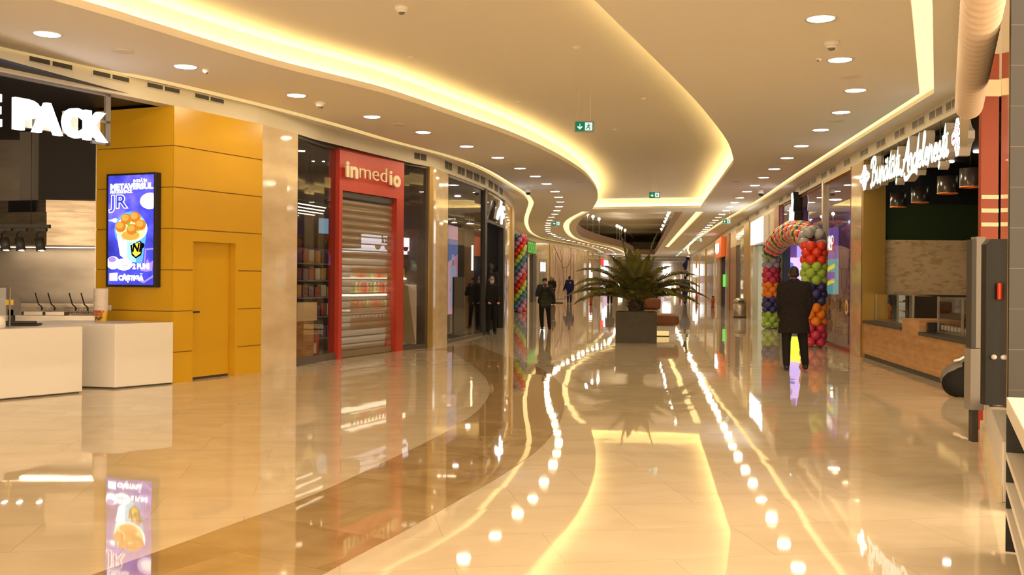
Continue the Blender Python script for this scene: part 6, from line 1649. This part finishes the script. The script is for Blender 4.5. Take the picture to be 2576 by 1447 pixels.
ph = thing('phone', 'dark phone held up by the person in the charcoal jacket', 'phone', (wx + .0, wy - .39 * k, 1.45 * k))
MB().box(-.036, .036, -.004, .004, -.07, .075).build('case', M['black'], ph, bevel=.004); MB().lathe([(0, 0), (.007, 0), (.007, .003), (0, .003)], 10, (.018, .0, .05)).build('lens', M['dgrey'], ph).rotation_euler = (0, 0, 0)
# masked shop assistant by the doorway
q = FL(1236, 842)
asst, V, k = figure('person', 'person in black wearing a pale face mask, standing by the fashion shop doorway', (q[0] + .02, q[1] + .1), .25, 1.66,
    dict(el=(-.22, -.02, 1.14), er=(.22, -.02, 1.14), wl=(-.14, -.2, .98), wr=(.16, -.2, .98)), M['skin'], M['cloth'], M['cloth'], hair='short')
o = MB().ball((0, -.045 * k, 1.575 * k), (.062 * k, .078 * k, .05 * k), 14, 10).build('face_mask', mat('pale mask', (.55, .66, .72), .7), asst)
# long-haired woman in black, farther back
q = FL(1389, 765)
figure('person', 'person with long dark hair in a black wide-legged outfit far left of centre', (q[0], q[1]), .1, 1.70, dict(el=(-.23, -.04, 1.14), er=(.23, -.04, 1.14), wl=(-.10, -.2, 1.05), wr=(.10, -.2, 1.03)), M['skin'], M['cloth'], M['cloth'], hair='long', skirt=.10, vox=.02)
q = FL(1433, 760.5)
wk, V, k = figure('person', 'person in blue overalls seen from behind before the printed mural', (q[0], q[1]), pi + .25, 1.76, dict(el=(.27, .02, 1.14), wl=(.36, -.06, .90), er=(-.27, 0, 1.14), wr=(-.27, -.06, .88), sl=(.185, 0, 1.43), sr=(-.185, 0, 1.43), kl=(.1, -.01, .5), al=(.1, .02, .09), hl=(.09, 0, .93), hr=(-.09, 0, .93), kr=(-.1, 0, .5), ar=(-.11, -.02, .09)), M['skind'], M['navy'], M['navy'], top_r=1.5, vox=.02)
bg_ = MB().lathe([(0, 0), (.055, 0), (.06, .003), (0, .004)], 14).build('back_badge', M['grey'], wk); bg_.location = (.0, .16, 1.33); bg_.rotation_euler = (-pi / 2, 0, 0)
q = FL(1724, 759)
figure('person', 'person in dark blue workwear far behind the right palm fronds', (q[0], q[1]), pi, 1.82, dict(el=(-.27, -.06, 1.14), er=(.27, -.06, 1.14), wl=(-.22, -.22, 1.0), wr=(.22, -.22, 1.0), kl=(-.06, 0, .5), kr=(.06, 0, .5), al=(-.05, .0, .09), ar=(.05, .02, .09)), M['skind'], M['navy'], M['navy'], top_r=2.2, vox=.02)
for px, py, lab in ((1535, 762, 'person in dark clothes far behind the left palm fronds'), (1648, 757, 'person in dark clothes far behind the planter bench')):
    q = FL(px, py); figure('person', lab, (q[0], q[1]), 0, 1.74, {}, M['skin'], M['cloth'], M['cloth'], vox=.022)
# blue and white decoration hanging over the far right walkway
X_, Z_ = XZ(1729, 643, 62)
t = thing('hanging_decoration', 'blue and white decoration hanging above the blue-clad person behind the palm', 'decoration', (X_, 62, 0))
MB().ball((0, 0, Z_), (.13, .12, .14), 14, 8).build('blue_head', M['navy'], t); MB().ball((0.02, -.02, Z_ + .09), (.12, .12, .07), 12, 8).build('white_cap', M['paper'], t)
MB().tube([(-.02, 0, Z_ - .1), (-.16, 0, Z_ - .45), (-.12, 0, Z_ - .75)], [.05, .16, .05], 10).tube([(-.1, 0, Z_ - .8), (.05, 0, Z_ - 1.0), (-.15, 0, Z_ - 1.25)], [.03, .13, .05], 10).build('blue_streamer', M['navy'], t)
MB().tube([(0, 0, Z_ + .12), (0, 0, HC)], .008, 5).build('cord', M['grey'], t)

# mannequins inside the fashion shop doorway
def mannequin(px, off, z0, H, lab, topm, botm, rz):
    q = onl3(px, off); t = thing('mannequin', lab, 'mannequin', (q.x, q.y, z0), rz, 'mannequins in the doorway'); k = H / 1.75
    b = MB(); hd = Vector((0, 0, 1.64)) * k
    b.ball(hd, (.08 * k, .1 * k, .115 * k), 14, 10); b.cap((0, 0, 1.42 * k), .055 * k, (0, 0, 1.58 * k), .05 * k)
    for s in (-1, 1): b.cap((s * .18 * k, 0, 1.42 * k), .05 * k, (s * .24 * k, 0, 1.13 * k), .038 * k); b.cap((s * .24 * k, 0, 1.13 * k), .038 * k, (s * .2 * k, -.08 * k, .88 * k), .03 * k); b.cap((s * .09 * k, 0, .92 * k), .08 * k, (s * .1 * k, 0, .5 * k), .055 * k); b.cap((s * .1 * k, 0, .5 * k), .055 * k, (s * .1 * k, 0, .06 * k), .04 * k); b.cap((s * .1 * k, .02, .04 * k), .035 * k, (s * .1 * k, -.13 * k, .03 * k), .03 * k)
    for z, w_, rr in ((1.38, .12, .07), (1.28, .1, .1), (1.1, .07, .1), (.95, .09, .11)): b.cap((-w_ * k, 0, z * k), rr * k, (w_ * k, 0, z * k), rr * k)
    o = b.build('body', M['dgrey'], t); m_ = o.modifiers.new('r', 'REMESH'); m_.mode = 'VOXEL'; m_.voxel_size = .016; m_.use_smooth_shade = True
    g = MB()
    for z, w_, rr in ((1.38, .12, .085), (1.28, .1, .115), (1.15, .08, .118), (1.02, .09, .125), (.92, .09, .13)): g.cap((-w_ * k, 0, z * k), rr * k, (w_ * k, 0, z * k), rr * k)
    for s in (-1, 1): g.cap((s * .18 * k, 0, 1.42 * k), .068 * k, (s * .24 * k, 0, 1.13 * k), .055 * k); g.cap((s * .24 * k, 0, 1.13 * k), .055 * k, (s * .21 * k, -.07 * k, .92 * k), .045 * k)
    o = g.build('jacket', topm, t); m_ = o.modifiers.new('r', 'REMESH'); m_.mode = 'VOXEL'; m_.voxel_size = .018; m_.use_smooth_shade = True
    g = MB()
    for s in (-1, 1): g.cap((s * .09 * k, 0, .92 * k), .1 * k, (s * .1 * k, 0, .5 * k), .075 * k); g.cap((s * .1 * k, 0, .5 * k), .075 * k, (s * .1 * k, 0, .14 * k), .055 * k)
    o = g.build('trousers', botm, t); m_ = o.modifiers.new('r', 'REMESH'); m_.mode = 'VOXEL'; m_.voxel_size = .018; m_.use_smooth_shade = True
q = onl3(1237, .21)
t = thing('display_plinth', 'low black plinth under the mannequins in the doorway', 'plinth', (q.x, q.y, 0), rz3_)
MB().box(-.7, .8, -.15, .2, 0, .28).build('block', M['black'], t, bevel=.01)
mannequin(1234, .2, .282, 1.78, 'dark mannequin in a grey jacket on the plinth inside the doorway, left one', M['jacket'], M['cloth'], -.3)
mannequin(1243, .22, .282, 1.75, 'dark mannequin in a coral top on the plinth inside the doorway, right one', mat('coral fabric', (.62, .20, .13), .8), M['jacket'], -.2)
CAM_ROLL = .0075
AMBIENT = 4.4
EXPOSURE = 0.30
# ------------------------------------------------------------------ camera and exposure
cam = bpy.data.cameras.new('camera'); co = bpy.data.objects.new('camera', cam); COL.objects.link(co)
cam.sensor_width = 36; cam.lens = FOC / 2576 * 36; cam.shift_y = (700 - 723.5) / 2576 * 1.0
cam.clip_end = 400; cam.clip_start = .05
co.matrix_world = Matrix.Translation((0, 0, EYE)) @ Matrix.Rotation(pi / 2, 4, 'X') @ Matrix.Rotation(CAM_ROLL, 4, 'Z')
SC.camera = co
w = bpy.data.worlds.new('mall glow'); SC.world = w; w.use_nodes = True
bg = w.node_tree.nodes['Background']; bg.inputs['Color'].default_value = (1, .73, .45, 1); bg.inputs['Strength'].default_value = AMBIENT
SC.view_settings.view_transform = 'Standard'; SC.view_settings.look = 'None'
SC.view_settings.exposure = EXPOSURE; SC.view_settings.gamma = 1
try: SC.view_settings.use_curve_mapping = False
except Exception: pass
SC.cycles.use_denoising = True
SC.cycles.max_bounces = 7; SC.cycles.diffuse_bounces = 4; SC.cycles.glossy_bounces = 3; SC.cycles.transparent_max_bounces = 10
SC.cycles.use_adaptive_sampling = True; SC.cycles.adaptive_threshold = .035
SC.cycles.sample_clamp_indirect = 6; SC.cycles.caustics_reflective = False; SC.cycles.caustics_refractive = False
